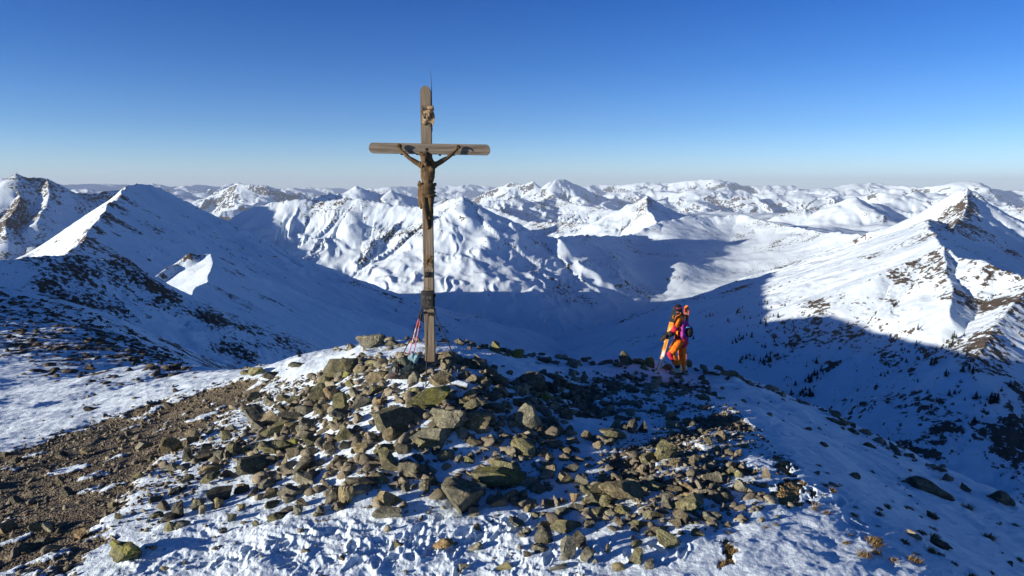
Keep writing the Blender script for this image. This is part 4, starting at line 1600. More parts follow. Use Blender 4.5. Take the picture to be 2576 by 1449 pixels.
# ------------------------------------------------------------------ modelling helpers
def mat_simple(name, col, rough=0.7, var=0.25, scale=12, bump=0.3, bscale=40, bdist=0.01, metal=0.0, spec=0.3, stretch=None):
    b = NT(name)
    vec = b.mapping(stretch) if stretch else b.coords()
    n = b.noise(scale, 5, 0.6, vec=vec)
    lo = tuple(c * (1 - var) for c in col)
    hi = tuple(min(1, c * (1 + var)) for c in col)
    c = b.mix(b.step(n, 0.3, 0.7), lo, hi)
    b.set(Base_Color=c, Roughness=rough, Metallic=metal, Normal=b.bump(b.noise(bscale, 4, 0.6, vec=vec), bump, bdist))
    b.bsdf.inputs["Specular IOR Level"].default_value = spec
    return b.m


def mat_wood(name, dark, light, axis, scale=1.0, gap=0.5):
    """weathered timber: grain stretched along one axis, darker cracks"""
    b = NT(name)
    st = [26 * scale] * 3
    st["xyz".index(axis)] = 1.0 * scale
    v = b.mapping(tuple(st))
    wob = b.noise(2.5, 3, 0.5)
    g = b.noise(1.0, 7, 0.7, vec=v, dist=0.6)
    st2 = [60 * scale] * 3
    st2["xyz".index(axis)] = 1.6 * scale
    g2 = b.noise(1.0, 3, 0.6, vec=b.mapping(tuple(st2)))
    c = b.mix(b.step(g, 0.28, 0.72), dark, light)
    crack = b.step(g2, 0.63, 0.70)
    c = b.mix(b.math('MULTIPLY', crack, gap), c, tuple(0.25 * q for q in dark))
    c = b.mix(b.math('MULTIPLY', b.step(wob, 0.45, 0.75), 0.45), c, tuple(0.62 * q for q in light))
    h = b.math('SUBTRACT', g, b.math('MULTIPLY', crack, 0.7))
    b.set(Base_Color=c, Roughness=0.85, Normal=b.bump(h, 0.9, 0.012))
    b.bsdf.inputs["Specular IOR Level"].default_value = 0.25
    return b.m


def cap(bm, p, q, r1, r2, n=14):
    p, q = Vector(p), Vector(q)
    d = q - p
    bmesh.ops.create_uvsphere(bm, u_segments=n, v_segments=10, radius=r1, matrix=Matrix.Translation(p))
    bmesh.ops.create_uvsphere(bm, u_segments=n, v_segments=10, radius=r2, matrix=Matrix.Translation(q))
    if d.length > 1e-6:
        M = Matrix.Translation((p + q) / 2) @ d.to_track_quat('Z', 'Y').to_matrix().to_4x4()
        bmesh.ops.create_cone(bm, cap_ends=True, segments=n, radius1=r1, radius2=r2, depth=d.length, matrix=M)


def chain(bm, pts, n=12):
    """limb through (point, radius) stations"""
    for (p, r), (q, t) in zip(pts[:-1], pts[1:]):
        cap(bm, p, q, r, t, n)


def ell(bm, c, r, rot=(0, 0, 0)):
    M = Matrix.Translation(Vector(c)) @ Euler(rot).to_matrix().to_4x4() @ Matrix.Diagonal((*r, 1))
    bmesh.ops.create_uvsphere(bm, u_segments=20, v_segments=14, radius=1.0, matrix=M)


def box(bm, lo, hi, bev=0.0, rot=None):
    lo, hi = Vector(lo), Vector(hi)
    c = (lo + hi) / 2
    M = Matrix.Translation(c) @ (rot.to_4x4() if rot is not None else Matrix.Identity(4)) @ Matrix.Diagonal((*(hi - lo), 1))
    g = bmesh.ops.create_cube(bm, size=1.0, matrix=M)
    if bev > 0:
        vs = set(g["verts"])
        es = [e for e in bm.edges if e.verts[0] in vs and e.verts[1] in vs]
        bmesh.ops.bevel(bm, geom=es, offset=bev, segments=2, affect='EDGES', profile=0.5)


def tube(bm, pts, r, n=8, closed=False):
    P = [Vector(p) for p in pts]
    rs = r if isinstance(r, (list, tuple)) else [r] * len(P)
    rings = []
    up = Vector((0.31, 0.2, 0.93))
    for i, p in enumerate(P):
        a = P[i - 1] if (i > 0 or closed) else P[i]
        b_ = P[(i + 1) % len(P)] if (i < len(P) - 1 or closed) else P[i]
        t = (b_ - a).normalized()
        x = t.cross(up)
        if x.length < 1e-3:
            x = t.cross(Vector((1, 0, 0)))
        x.normalize()
        y = t.cross(x)
        rings.append([bm.verts.new(p + x * math.cos(k * 2 * math.pi / n) * rs[i] + y * math.sin(k * 2 * math.pi / n) * rs[i]) for k in range(n)])
    m = len(rings)
    for i in range(m if closed else m - 1):
        A, B = rings[i], rings[(i + 1) % m]
        for k in range(n):
            bm.faces.new((A[k], A[(k + 1) % n], B[(k + 1) % n], B[k]))
    if not closed:
        bm.faces.new(rings[0][::-1])
        bm.faces.new(rings[-1])


def finish(name, bm, mat, parent=None, origin=(0, 0, 0), smooth_=True, sharp=40):
    o_ = Vector(origin)
    bmesh.ops.recalc_face_normals(bm, faces=bm.faces[:])
    for v in bm.verts:
        v.co -= o_
    for f in bm.faces:
        f.smooth = smooth_
    me = bpy.data.meshes.new(name)
    bm.to_mesh(me)
    bm.free()
    if smooth_ and sharp:
        me.set_sharp_from_angle(angle=math.radians(sharp))
    if parent is not None:
        return obj(name, me, mat, parent)
    return obj(name, me, mat, None, origin)


def fuse(name, bm, voxel, mat, parent=None, origin=(0, 0, 0), it=6, rough=0.0, rscale=20.0, seed=1):
    """melt overlapping solids into one continuous skin"""
    o_ = Vector(origin)
    for v in bm.verts:
        v.co -= o_
    bmesh.ops.recalc_face_normals(bm, faces=bm.faces[:])
    me = bpy.data.meshes.new(name + "_raw")
    bm.to_mesh(me)
    bm.free()
    t = bpy.data.objects.new("tmp", me)
    COL.objects.link(t)
    m = t.modifiers.new("r", 'REMESH')
    m.mode = 'VOXEL'
    m.voxel_size = voxel
    m2 = t.modifiers.new("s", 'SMOOTH')
    m2.iterations = it
    m2.factor = 0.5
    dg = bpy.context.evaluated_depsgraph_get()
    out = bpy.data.meshes.new_from_object(t.evaluated_get(dg))
    bpy.data.objects.remove(t)
    bpy.data.meshes.remove(me)
    out.name = name
    if rough > 0:
        co = np.zeros(len(out.vertices) * 3, F32)
        out.vertices.foreach_get("co", co)
        co = co.reshape(-1, 3)
        nn = np.zeros(len(out.vertices) * 3, F32)
        out.vertices.foreach_get("normal", nn)
        nn = nn.reshape(-1, 3)
        q = co * rscale
        dn = fbm(q[:, 0] + 0.6 * q[:, 1], q[:, 2] - 0.5 * q[:, 1], 3, seed) + 0.5 * fbm(q[:, 1] + 9, q[:, 2] * 1.3 + 0.4 * q[:, 0], 2, seed + 3)
        co += nn * (rough * dn)[:, None]
        out.vertices.foreach_set("co", co.ravel())
    for p in out.polygons:
        p.use_smooth = True
    out.update()
    if parent is not None:
        return obj(name, out, mat, parent)
    return obj(name, out, mat, None, origin)


def text_mesh(body, size, depth, align='CENTER', bold=0.0):
    cu = bpy.data.curves.new("t", 'FONT')
    cu.body = body
    cu.size = size
    cu.extrude = depth
    cu.offset = bold
    cu.align_x = align
    cu.align_y = 'CENTER'
    t = bpy.data.objects.new("t", cu)
    COL.objects.link(t)
    dg = bpy.context.evaluated_depsgraph_get()
    me = bpy.data.meshes.new_from_object(t.evaluated_get(dg))
    bpy.data.objects.remove(t)
    bpy.data.curves.remove(cu)
    return me


# ------------------------------------------------------------------ the wooden cross
def build_cross():
    h = ground_hits([(1078, 914)])[0]
    base = Vector(h)
    root = thing("wooden_cross", "tall weathered wooden crucifix with carved figure rising from the stone cairn", "cross", base)
    YF = float(base.y) - 0.075            # front face of the post
    YB = YF + 0.145
    A = lambda px, py, f=0.0: Vector(at_y(px, py, YF - f))
    post_m = mat_wood("weathered grey timber", (0.10, 0.08, 0.056), (0.275, 0.235, 0.18), 'z', 1.0, 0.55)
    beam_m = mat_wood("weathered beam timber", (0.09, 0.078, 0.06), (0.25, 0.22, 0.175), 'x', 1.0, 0.6)
    carved_m = mat_wood("dark oiled carving", (0.045, 0.030, 0.015), (0.14, 0.094, 0.046), 'z', 0.9, 0.35)
    scroll_m = mat_wood("carved scroll wood", (0.15, 0.105, 0.06), (0.40, 0.31, 0.19), 'z', 0.8, 0.4)
    iron = mat_simple("dark iron", (0.022, 0.021, 0.021), 0.6, 0.3, 18, 0.35, 70, 0.004, 0.3, 0.4)
    # post with a rounded head
    L, R = A(1065.3, 700).x, A(1090.6, 700).x
    zt = A(1078, 215).z
    zb = base.z - 0.45
    cx, hw = (L + R) / 2, (R - L) / 2
    bm = bmesh.new()
    prof = [(cx - hw, zb), (cx + hw, zb)]
    zs = zt - hw * 1.25
    prof += [(cx + hw, zs)] + [(cx + hw * math.cos(a), zs + 1.25 * hw * math.sin(a)) for a in np.linspace(0.15, math.pi - 0.15, 12)] + [(cx - hw, zs)]
    # cut into many levels so that the edges can be worn
    f1 = [bm.verts.new((x, YF, z)) for x, z in prof]
    f2 = [bm.verts.new((x, YB, z)) for x, z in prof]
    bm.faces.new(f1)
    bm.faces.new(f2[::-1])
    for i in range(len(prof)):
        j = (i + 1) % len(prof)
        bm.faces.new((f1[j], f1[i], f2[i], f2[j]))
    bmesh.ops.bevel(bm, geom=[e for e in bm.edges if abs(e.verts[0].co.y - e.verts[1].co.y) < 1e-6 and e.calc_length() > 0.3], offset=0.008, segments=2, affect='EDGES')
    finish("post", bm, post_m, root, base, True, 30)
    # beam, 12 mm proud of the post, rounded ends, a touch out of level
    a, c = A(928, 371.8), A(1233, 377.0)
    bx, bz = (a + c) / 2, None
    mid = (a + c) / 2
    half = (c.x - a.x) / 2
    hh = 0.0895
    roll = math.atan2(c.z - a.z, c.x - a.x)
    bm = bmesh.new()
    pr = [(half - hh * 0.75 + hh * 0.75 * math.cos(t), hh * math.sin(t)) for t in np.linspace(-math.pi / 2, math.pi / 2, 13)]
    pr += [(-x, -z) for x, z in pr]
    y0, y1 = YF - 0.012, YB - 0.02
    cr_, sr_ = math.cos(roll), math.sin(roll)
    g1 = [bm.verts.new((mid.x + x * cr_ - z * sr_, y0, mid.z + x * sr_ + z * cr_)) for x, z in pr]
    g2 = [bm.verts.new((mid.x + x * cr_ - z * sr_, y1, mid.z + x * sr_ + z * cr_)) for x, z in pr]
    bm.faces.new(g1)
    bm.faces.new(g2[::-1])
    for i in range(len(pr)):
        j = (i + 1) % len(pr)
        bm.faces.new((g1[j], g1[i], g2[i], g2[j]))
    beam = finish("crossbeam", bm, beam_m, root, base, True, 30)
    # bolts: one on the beam, some under it
    bm = bmesh.new()
    p = A(1073.5, 376, 0.012)
    bmesh.ops.create_cone(bm, cap_ends=True, segments=6, radius1=0.018, radius2=0.016, depth=0.018, matrix=Matrix.Translation(p) @ Matrix.Rotation(math.pi / 2, 4, 'X'))
    bmesh.ops.create_cone(bm, cap_ends=True, segments=16, radius1=0.027, radius2=0.027, depth=0.006, matrix=Matrix.Translation(p) @ Matrix.Rotation(math.pi / 2, 4, 'X'))
    finish("bolt", bm, iron, beam, base, True, 30)
    for px in (1009.5, 1049, 1106, 1141):
        bm = bmesh.new()
        q = A(px, 386.5 if px < 1078 else 388.5, 0.0)
        box(bm, (q.x - 0.02, YF + 0.03, q.z - 0.022), (q.x + 0.02, YF + 0.08, q.z + 0.03), 0.004)
        finish("bolt", bm, iron, beam, base, True, 30)
    # ---- scroll with its four letters
    S = lambda X, Y, f: A((1670 + X * 0.0828) * 0.6289, (400 + Y * 0.0828) * 0.6289, f)
    rows = [(265, 0.03, 180, 765), (300, 0.085, 190, 770), (380, 0.10, 215, 785), (440, 0.085, 235, 800), (470, 0.055, 225, 790), (500, 0.045, 195, 770), (560, 0.065, 190, 770), (650, 0.075, 185, 805), (760, 0.075, 225, 825), (850, 0.072, 245, 830), (940, 0.068, 235, 825), (1000, 0.085, 220, 800), (1060, 0.105, 218, 785), (1130, 0.11, 245, 770), (1190, 0.09, 285, 760), (1235, 0.055, 330, 745)]
    bm = bmesh.new()
    nx = 18
    front, back = [], []
    for Y, f, x0, x1 in rows:
        fr, bk = [], []
        for k in range(nx + 1):
            u = k / nx
            X = x0 + (x1 - x0) * u
            bulge = 0.012 * math.sin(u * math.pi * 2.2 + Y * 0.006) + 0.004 * math.sin(u * 23 + Y * 0.05)
            yy = Y
            if Y > 1050:
                yy = Y - (Y - 1050) * 0.55 * smooth(0.2, 0.75, np.array(u)) * (1 - smooth(0.85, 1.0, np.array(u)))
            p = S(X, float(yy), f + bulge)
            fr.append(bm.verts.new(p))
            bk.append(bm.verts.new((p.x, min(p.y + 0.035, YF + 0.004), p.z)))
        front.append(fr)
        back.append(bk)
    for i in range(len(rows) - 1):
        for k in range(nx):
            bm.faces.new((front[i][k], front[i + 1][k], front[i + 1][k + 1], front[i][k + 1]))
            bm.faces.new((back[i][k], back[i][k + 1], back[i + 1][k + 1], back[i + 1][k]))
    for i in range(len(rows) - 1):
        bm.faces.new((front[i][0], back[i][0], back[i + 1][0], front[i + 1][0]))
        bm.faces.new((front[i][nx], front[i + 1][nx], back[i + 1][nx], back[i][nx]))
    for k in range(nx):
        bm.faces.new((front[0][k], front[0][k + 1], back[0][k + 1], back[0][k]))
        bm.faces.new((front[-1][k], back[-1][k], back[-1][k + 1], front[-1][k + 1]))
    scroll = finish("scroll", bm, scroll_m, root, base, True, 50)
    # letters: dark grooves, I N R I
    ink = mat_simple("dark groove", (0.018, 0.012, 0.008), 0.9, 0.2)
    bm = bmesh.new()
    F = 0.088
    st = lambda pts: tube(bm, [S(x, y, F - 0.012 + 0.004 * math.sin(i)) for i, (x, y) in enumerate(pts)], 0.0055, 6)
    st([(300, 640), (320, 905)])
    st([(385, 905), (382, 640)])
    st([(382, 640), (450, 760), (522, 890)])
    st([(522, 890), (518, 640)])
    st([(558, 890), (552, 630)])
    st([(552, 630), (610, 615), (655, 640), (668, 700), (640, 745), (560, 765)])
    st([(600, 765), (640, 820), (660, 885)])
    st([(712, 880), (708, 625)])
    finish("lettering", bm, ink, scroll, base)
    # ---- carved figure
    P = lambda X, Y, f: A(1019 + X * 0.15625, 364.8 + Y * 0.15625, f)
    Q = lambda px, py, f: A(px, py, f)
    bm = bmesh.new()
    ell(bm, P(366, 430, .115), (.128, .085, .165))
    ell(bm, P(310, 398, .165), (.066, .040, .055))
    ell(bm, P(425, 398, .165), (.066, .040, .055))
    for k in range(3):
        cap(bm, P(300 + 6 * k, 470 + 34 * k, .165 - .004 * k), P(258 + 8 * k, 505 + 34 * k, .13), .016, .014)
        cap(bm, P(430 - 6 * k, 470 + 34 * k, .165 - .004 * k), P(472 - 8 * k, 505 + 34 * k, .13), .016, .014)
    ell(bm, P(362, 585, .11), (.100, .070, .13))
    ell(bm, P(362, 600, .155), (.060, .035, .07))
    ell(bm, P(355, 720, .11), (.118, .085, .10))
    ell(bm, P(252, 318, .115), (.055, .055, .06))
    ell(bm, P(482, 318, .115), (.055, .055, .06))
    cap(bm, P(250, 330, .12), P(325, 385, .14), .045, .05)
    cap(bm, P(485, 330, .12), P(410, 385, .14), .045, .05)
    cap(bm, P(368, 345, .12), P(345, 270, .165), .05, .046)
    # arms with hands
    for sh, el_, wr, hd, sgn in (((246, 322), (62, 206), (-58, 92), (-86, 40), -1), ((488, 322), (685, 205), (806, 98), (838, 60), 1)):
        s3 = P(*sh, .115)
        e3 = P(*el_, .115)
        w3 = P(*wr, .075)
        h3 = P(*hd, .065)
        m1 = s3.lerp(e3, .5)
        m2 = e3.lerp(w3, .35)
        chain(bm, [(s3, .046), (m1, .046), (e3, .034), (m2, .037), (w3, .022), (h3, .026)])
        ell(bm, h3, (.033, .018, .038), (0, 0.5 * sgn, 0))
        d = (h3 - w3).normalized()
        side = Vector((-d.z, 0, d.x))
        for k, off in enumerate((-.026, -.009, .009, .026)):
            ln = (.030, .036, .034, .026)[k]
            r0 = h3 + d * .028 + side * off
            r1 = r0 + d * ln + Vector((0, -.018, 0))
            r2 = r1 + Vector((0, -.026, 0)) - d * .016
            r3 = r2 - d * .022 + Vector((0, -.004, 0))
            chain(bm, [(r0, .0105), (r1, .0098), (r2, .009), (r3, .0082)], 8)
        t0 = h3 - side * sgn * -.030
        t1 = t0 + side * sgn * .016 + d * .024 + Vector((0, -.014, 0))
        t2 = t1 + d * .020 - side * sgn * .012 + Vector((0, -.016, 0))
        chain(bm, [(t0, .0125), (t1, .011), (t2, .009)], 8)
    # legs
    chain(bm, [(P(312, 760, .11), .076), (P(306, 860, .16), .068), (P(314, 952, .205), .051), (P(318, 1000, .185), .047), (P(334, 1075, .14), .048), (P(350, 1180, .10), .032), (P(356, 1225, .085), .033)])
    chain(bm, [(P(410, 760, .11), .076), (P(412, 860, .15), .066), (P(410, 952, .185), .050), (P(412, 1000, .165), .046), (P(418, 1075, .11), .046), (P(424, 1180, .07), .031), (P(418, 1225, .06), .032)])
    chain(bm, [(P(352, 1220, .095), .034), (P(362, 1280, .125), .036), (P(374, 1325, .135), .034)])
    ell(bm, P(374, 1318, .132), (.048, .024, .038), (0.3, 0, 0))
    for k in range(5):
        cap(bm, P(342 + 17 * k, 1335 - abs(k - 1.5) * 3, .14), P(344 + 17 * k, 1362 - abs(k - 1.5) * 5, .138), .0095, .0085, 8)
    chain(bm, [(P(418, 1225, .06), .032), (P(412, 1280, .075), .033), (P(402, 1325, .08), .030)])
    # head bent forward to the side
    ell(bm, P(330, 222, .185), (.066, .078, .098), (0.35, 0.18, 0))
    ell(bm, P(336, 285, .205), (.048, .048, .046))
    cap(bm, P(322, 205, .262), P(318, 258, .288), .011, .017)
    cap(bm, P(280, 208, .245), P(312, 200, .262), .013, .012)
    cap(bm, P(334, 200, .262), P(372, 212, .242), .012, .013)
    for ex in (290, 356):
        ell(bm, P(ex, 226, .243), (.017, .012, .012))
    ell(bm, P(288, 255, .225), (.020, .022, .024))
    ell(bm, P(362, 258, .222), (.020, .022, .024))
    cap(bm, P(310, 283, .268), P(346, 285, .266), .009, .009)
    for ex, f in ((262, .18), (398, .17)):
        ell(bm, P(ex, 235, f), (.012, .02, .028))
    fig = fuse("carved_figure", bm, .0075, carved_m, root, base, 3, 0.0018, 38, 5)
    # beard and hair
    bm = bmesh.new()
    for k in range(7):
        u = k / 6 - .5
        chain(bm, [(P(338 + 70 * u, 292, .262 - abs(u) * .06), .016), (P(344 + 55 * u, 325, .255 - abs(u) * .05), .014), (P(348 + 25 * u, 345, .235), .007)], 8)
    cap(bm, P(302, 274, .274), P(352, 274, .270), .008, .008)
    fuse("beard", bm, .006, carved_m, fig, base, 2, 0.0025, 60, 6)
    bm = bmesh.new()
    for k, (x0, x1, f0) in enumerate(((398, 448, .13), (412, 470, .10), (388, 430, .10), (372, 410, .09), (400, 455, .07))):
        chain(bm, [(P(x0, 170 + 8 * k, f0 + .05), .026), (P(x0 + 14, 225 + 6 * k, f0 + .04), .026), (P(x1 - 8, 285, f0 + .03), .022), (P(x1, 330 - 6 * k, f0 + .02), .012)], 8)
    for k, (x0, f0) in enumerate(((272, .20), (262, .17), (280, .15))):
        chain(bm, [(P(x0, 180, f0), .022), (P(x0 + 8, 235, f0 + .01), .020), (P(x0 + 18, 300, f0 - .005), .019), (P(x0 - 2, 360, f0 - .015), .015), (P(x0 + 4, 410, f0 - .02), .008)], 8)
    ell(bm, P(335, 160, .155), (.078, .085, .062))
    fuse("hair", bm, .007, carved_m, fig, base, 2, 0.003, 55, 7)
    # crown of thorns: four cords wound round each other
    bm = bmesh.new()
    c0 = P(322, 150, .17)
    for q in range(4):
        ring = []
        for k in range(44):
            t = 2 * math.pi * k / 44
            w_ = 5 * t + q * math.pi / 2
            rr = .090 + .013 * math.cos(w_)
            ring.append(c0 + Vector((rr * math.cos(t), rr * .98 * math.sin(t), .018 * math.sin(w_) + .022 * math.cos(t) * -0.6 - .012 * math.sin(t) * -1.0)))
        tube(bm, ring, .0115, 7, True)
    for k in range(22):
        t = 2 * math.pi * k / 22 + .1
        p0 = c0 + Vector((.096 * math.cos(t), .094 * math.sin(t), -.013 * math.cos(t) + .012 * math.sin(t)))
        o3 = Vector((math.cos(t + .4), math.sin(t + .4), .9 * math.sin(k * 2.4)))
        cap(bm, p0, p0 + o3 * .026, .006, .0015, 6)
    finish("thorn_crown", bm, carved_m, fig, base, True, 60)
    # loincloth: band, folds, knot and the hanging end
    bm = bmesh.new()
    ell(bm, P(355, 700, .11), (.148, .112, .062))
    ell(bm, P(358, 765, .115), (.138, .108, .070))
    for k, (ya, yb, fa) in enumerate(((650, 625, .19), (668, 655, .205), (690, 705, .212), (715, 765, .208), (745, 815, .195))):
        pts = []
        for i in range(9):
            u = i / 8
            pts.append((P(222 + 270 * u, ya + (yb - ya) * u + 18 * math.sin(math.pi * u) * (1 if k % 2 else .4), .10 + (fa - .10) * math.sin(math.pi * min(1, max(0, u))) ** .6), .015 + .007 * math.sin(2.2 * u + 1.3 * k)))
        chain(bm, pts, 8)
    for k in range(3):
        chain(bm, [(P(232 + 10 * k, 590 + 14 * k, .13 + .02 * k), .020), (P(222 + 14 * k, 640, .16), .030), (P(255 + 12 * k, 690, .17), .024)], 8)
    chain(bm, [(P(240, 690, .13), .034), (P(232, 800, .11), .034), (P(240, 910, .10), .032), (P(256, 1015, .085), .022)])
    chain(bm, [(P(262, 700, .15), .022), (P(252, 800, .135), .020), (P(252, 900, .125), .018), (P(268, 1010, .10), .012)], 8)
    chain(bm, [(P(225, 720, .11), .020), (P(222, 830, .09), .020), (P(226, 940, .085), .018), (P(240, 980, .08), .012)], 8)
    chain(bm, [(P(280, 800, .19), .030), (P(330, 825, .20), .022), (P(400, 830, .20), .030), (P(460, 820, .17), .030)])
    fuse("loincloth", bm, .0075, carved_m, fig, base, 2, 0.002, 40, 8)
    # ---- things fixed to the post
    B = lambda X, Y, f: A((1670 + X * 0.1311) * 0.6289, (1060 + Y * 0.1311) * 0.6289, f)
    # small lantern box with a wire handle
    a_, b_ = B(236, 205, 0), B(388, 362, 0)
    bm = bmesh.new()
    box(bm, (a_.x, YF - .10, b_.z), (b_.x, YF - .006, a_.z), .004)
    small = finish("lantern_box", bm, iron, root, base, True, 30)
    bm = bmesh.new()
    z0, z1 = a_.z, B(300, 150, 0).z
    tube(bm, [(a_.x + .018, YF - .05, z0 - .002), (a_.x + .020, YF - .05, z1 - .02), (a_.x + .045, YF - .05, z1), (b_.x - .035, YF - .05, z1), (b_.x - .008, YF - .05, z1 - .02), (b_.x - .006, YF - .05, z0 - .002)], .0045, 6)
    finish("handle", bm, iron, small, base)
    bm = bmesh.new()
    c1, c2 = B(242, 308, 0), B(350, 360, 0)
    box(bm, (c1.x, YF - .104, c2.z + .004), (c2.x, YF - .0995, c1.z))  # thin black plate on the front, painted shade of the hollow behind
    finish("opening_shade", bm, mat_simple("painted hollow shade", (0.004, 0.004, 0.004), 0.9), small, base, False)
    # summit book box with scratched writing
    a_, b_ = B(128, 775, 0), B(500, 1300, 0)
    bm = bmesh.new()
    box(bm, (a_.x, YF - .125, b_.z), (b_.x, YF - .004, a_.z - .02), .005)
    box(bm, (a_.x + .004, YF - .135, a_.z - .055), (b_.x + .012, YF - .008, a_.z), .006)
    book_m = mat_simple("dark painted steel", (0.028, 0.028, 0.027), 0.55, 0.35, 14, 0.3, 60, 0.004, 0.2, 0.45)
    book = finish("book_box", bm, book_m, root, base, True, 30)
    bm = bmesh.new()
    tube(bm, [B(178, 775, .06), B(205, 708, .075), B(225, 700, .08), B(345, 706, .08), B(380, 725, .075), B(400, 775, .06)], .0045, 6)
    finish("handle", bm, iron, book, base)
    bm = bmesh.new()
    tube(bm, [B(126, 862, .06), B(92, 862, .06), B(80, 880, .06), B(80, 960, .06), B(96, 978, .06), B(126, 982, .06)], .0040, 6)
    finish("side_handle", bm, iron, book, base)
    bm = bmesh.new()
    p1, p2 = B(505, 865, 0), B(575, 965, 0)
    box(bm, (b_.x - .002, YF - .09, p2.z), (p2.x, YF - .03, p1.z), .012)
    p1, p2 = B(505, 965, 0), B(545, 1245, 0)
    box(bm, (b_.x - .002, YF - .07, p2.z), (p2.x, YF - .045, p1.z + .01), .004)
    finish("latch", bm, iron, book, base, True, 40)
    chalk = mat_simple("scratched bare metal", (0.13, 0.13, 0.125), 0.6, 0.6, 90)
    for body, X, Y, sz in (("Z  Hl.", 290, 1000, .075), ("H. A.", 265, 1135, .062), ("2020", 250, 1215, .044)):
        me = text_mesh(body, sz, 0.0012, 'CENTER', 0.0)
        p = B(X, Y, .1265)
        o = obj("writing", me, chalk, book)
        o.rotation_euler = (math.pi / 2, 0, 0)
        o.location = p - base
    # a last line too worn to read: short scratches
    bm = bmesh.new()
    rs = random.Random(4)
    for k in range(22):
        x = 160 + k * 11.5
        tube(bm, [B(x, 1284 + rs.uniform(-8, 4), .1262), B(x + rs.uniform(2, 9), 1262 + rs.uniform(-6, 8), .1262)], .0016, 4)
    finish("scratches", bm, chalk, book, base)
    # bracket bolts and tying points of the stays
    bm = bmesh.new()
    z_ = A(1078, 788).z
    box(bm, (L - .012, YF - .008, z_ - .016), (R + .012, YB + .008, z_ + .016), .004)
    finish("clamp_band", bm, iron, root, base, True, 30)
    for px, py, f in ((1093.5, 779, .02), (1064, 776, .02), (1080, 792, .03)):
        bm = bmesh.new()
        q = A(px, py, f)
        bmesh.ops.create_uvsphere(bm, u_segments=10, v_segments=8, radius=.022, matrix=Matrix.Translation(q))
        finish("bolt", bm, iron, root, base)
    # three stay rods
    rod = mat_simple("rusted stay rod", (0.045, 0.038, 0.033), 0.6, 0.3, 20, 0.3, 80, 0.003, 0.5, 0.4)
    g = ground_hits([(1001, 913), (1154, 922), (1071, 984)])
    for top, gp in (((1064, 792, 0.0), g[0]), ((1092.5, 785, 0.0), g[1]), ((1077, 792, 0.03), g[2])):
        a_, b_ = A(*top), Vector(gp)
        b_ = b_ + (b_ - a_).normalized() * .25
        bm = bmesh.new()
        m_ = a_.lerp(b_, .5) + Vector((0, 0, -.01))
        tube(bm, [a_, a_.lerp(b_, .25) + Vector((0, 0, -.006)), m_, a_.lerp(b_, .75) + Vector((0, 0, -.006)), b_], .0105, 10)
        finish("stay_rod", bm, rod, root, base)
    # lightning rod along the right edge of the post
    bm = bmesh.new()
    x_ = R + .012
    tube(bm, [(x_, YF + .07, A(1088, 330).z), (x_, YF + .07, A(1088, 250).z), (x_, YF + .07, zt - .02), (x_ - .004, YF + .07, zt + .12), (x_ - .016, YF + .07, A(1086, 177.6).z)], [.006, .006, .006, .0045, .003], 8)
    finish("lightning_rod", bm, iron, root, base)
    # dried flowers stuck on the post, hanging there by a wire
    fl = A(1077, 657, 0.03)
    fr = thing("dried_flowers", "small bunch of dry brown flowers tied to the cross post", "flowers", fl)
    rg = random.Random(3)
    stem_m = mat_simple("dry stems", (0.12, 0.075, 0.03), 0.9)
    head_m = mat_simple("dry blossoms", (0.20, 0.115, 0.035), 0.9, 0.45, 60)
    bm = bmesh.new()
    tips = []
    for k in range(42):
        d = Vector((rg.gauss(0, .5), -abs(rg.gauss(.45, .25)), rg.gauss(.1, .75))).normalized()
        e = fl + d * rg.uniform(.05, .13)
        tube(bm, [fl + Vector((0, .02, 0)), fl.lerp(e, .5) + Vector((rg.gauss(0, .008), 0, .008)), e], .0025, 5)
        tips.append(e)
    finish("stems", bm, stem_m, fr, fl)
    bm = bmesh.new()
    for e in tips[:26]:
        for q in range(5):
            d = Vector((rg.gauss(0, 1), rg.gauss(0, 1), rg.gauss(0, 1))).normalized()
            cap(bm, e, e + d * .016, .006, .002, 5)
    finish("blossoms", bm, head_m, fr, fl)
    return root, base, YF


cross, CROSS_BASE, CROSS_YF = build_cross()


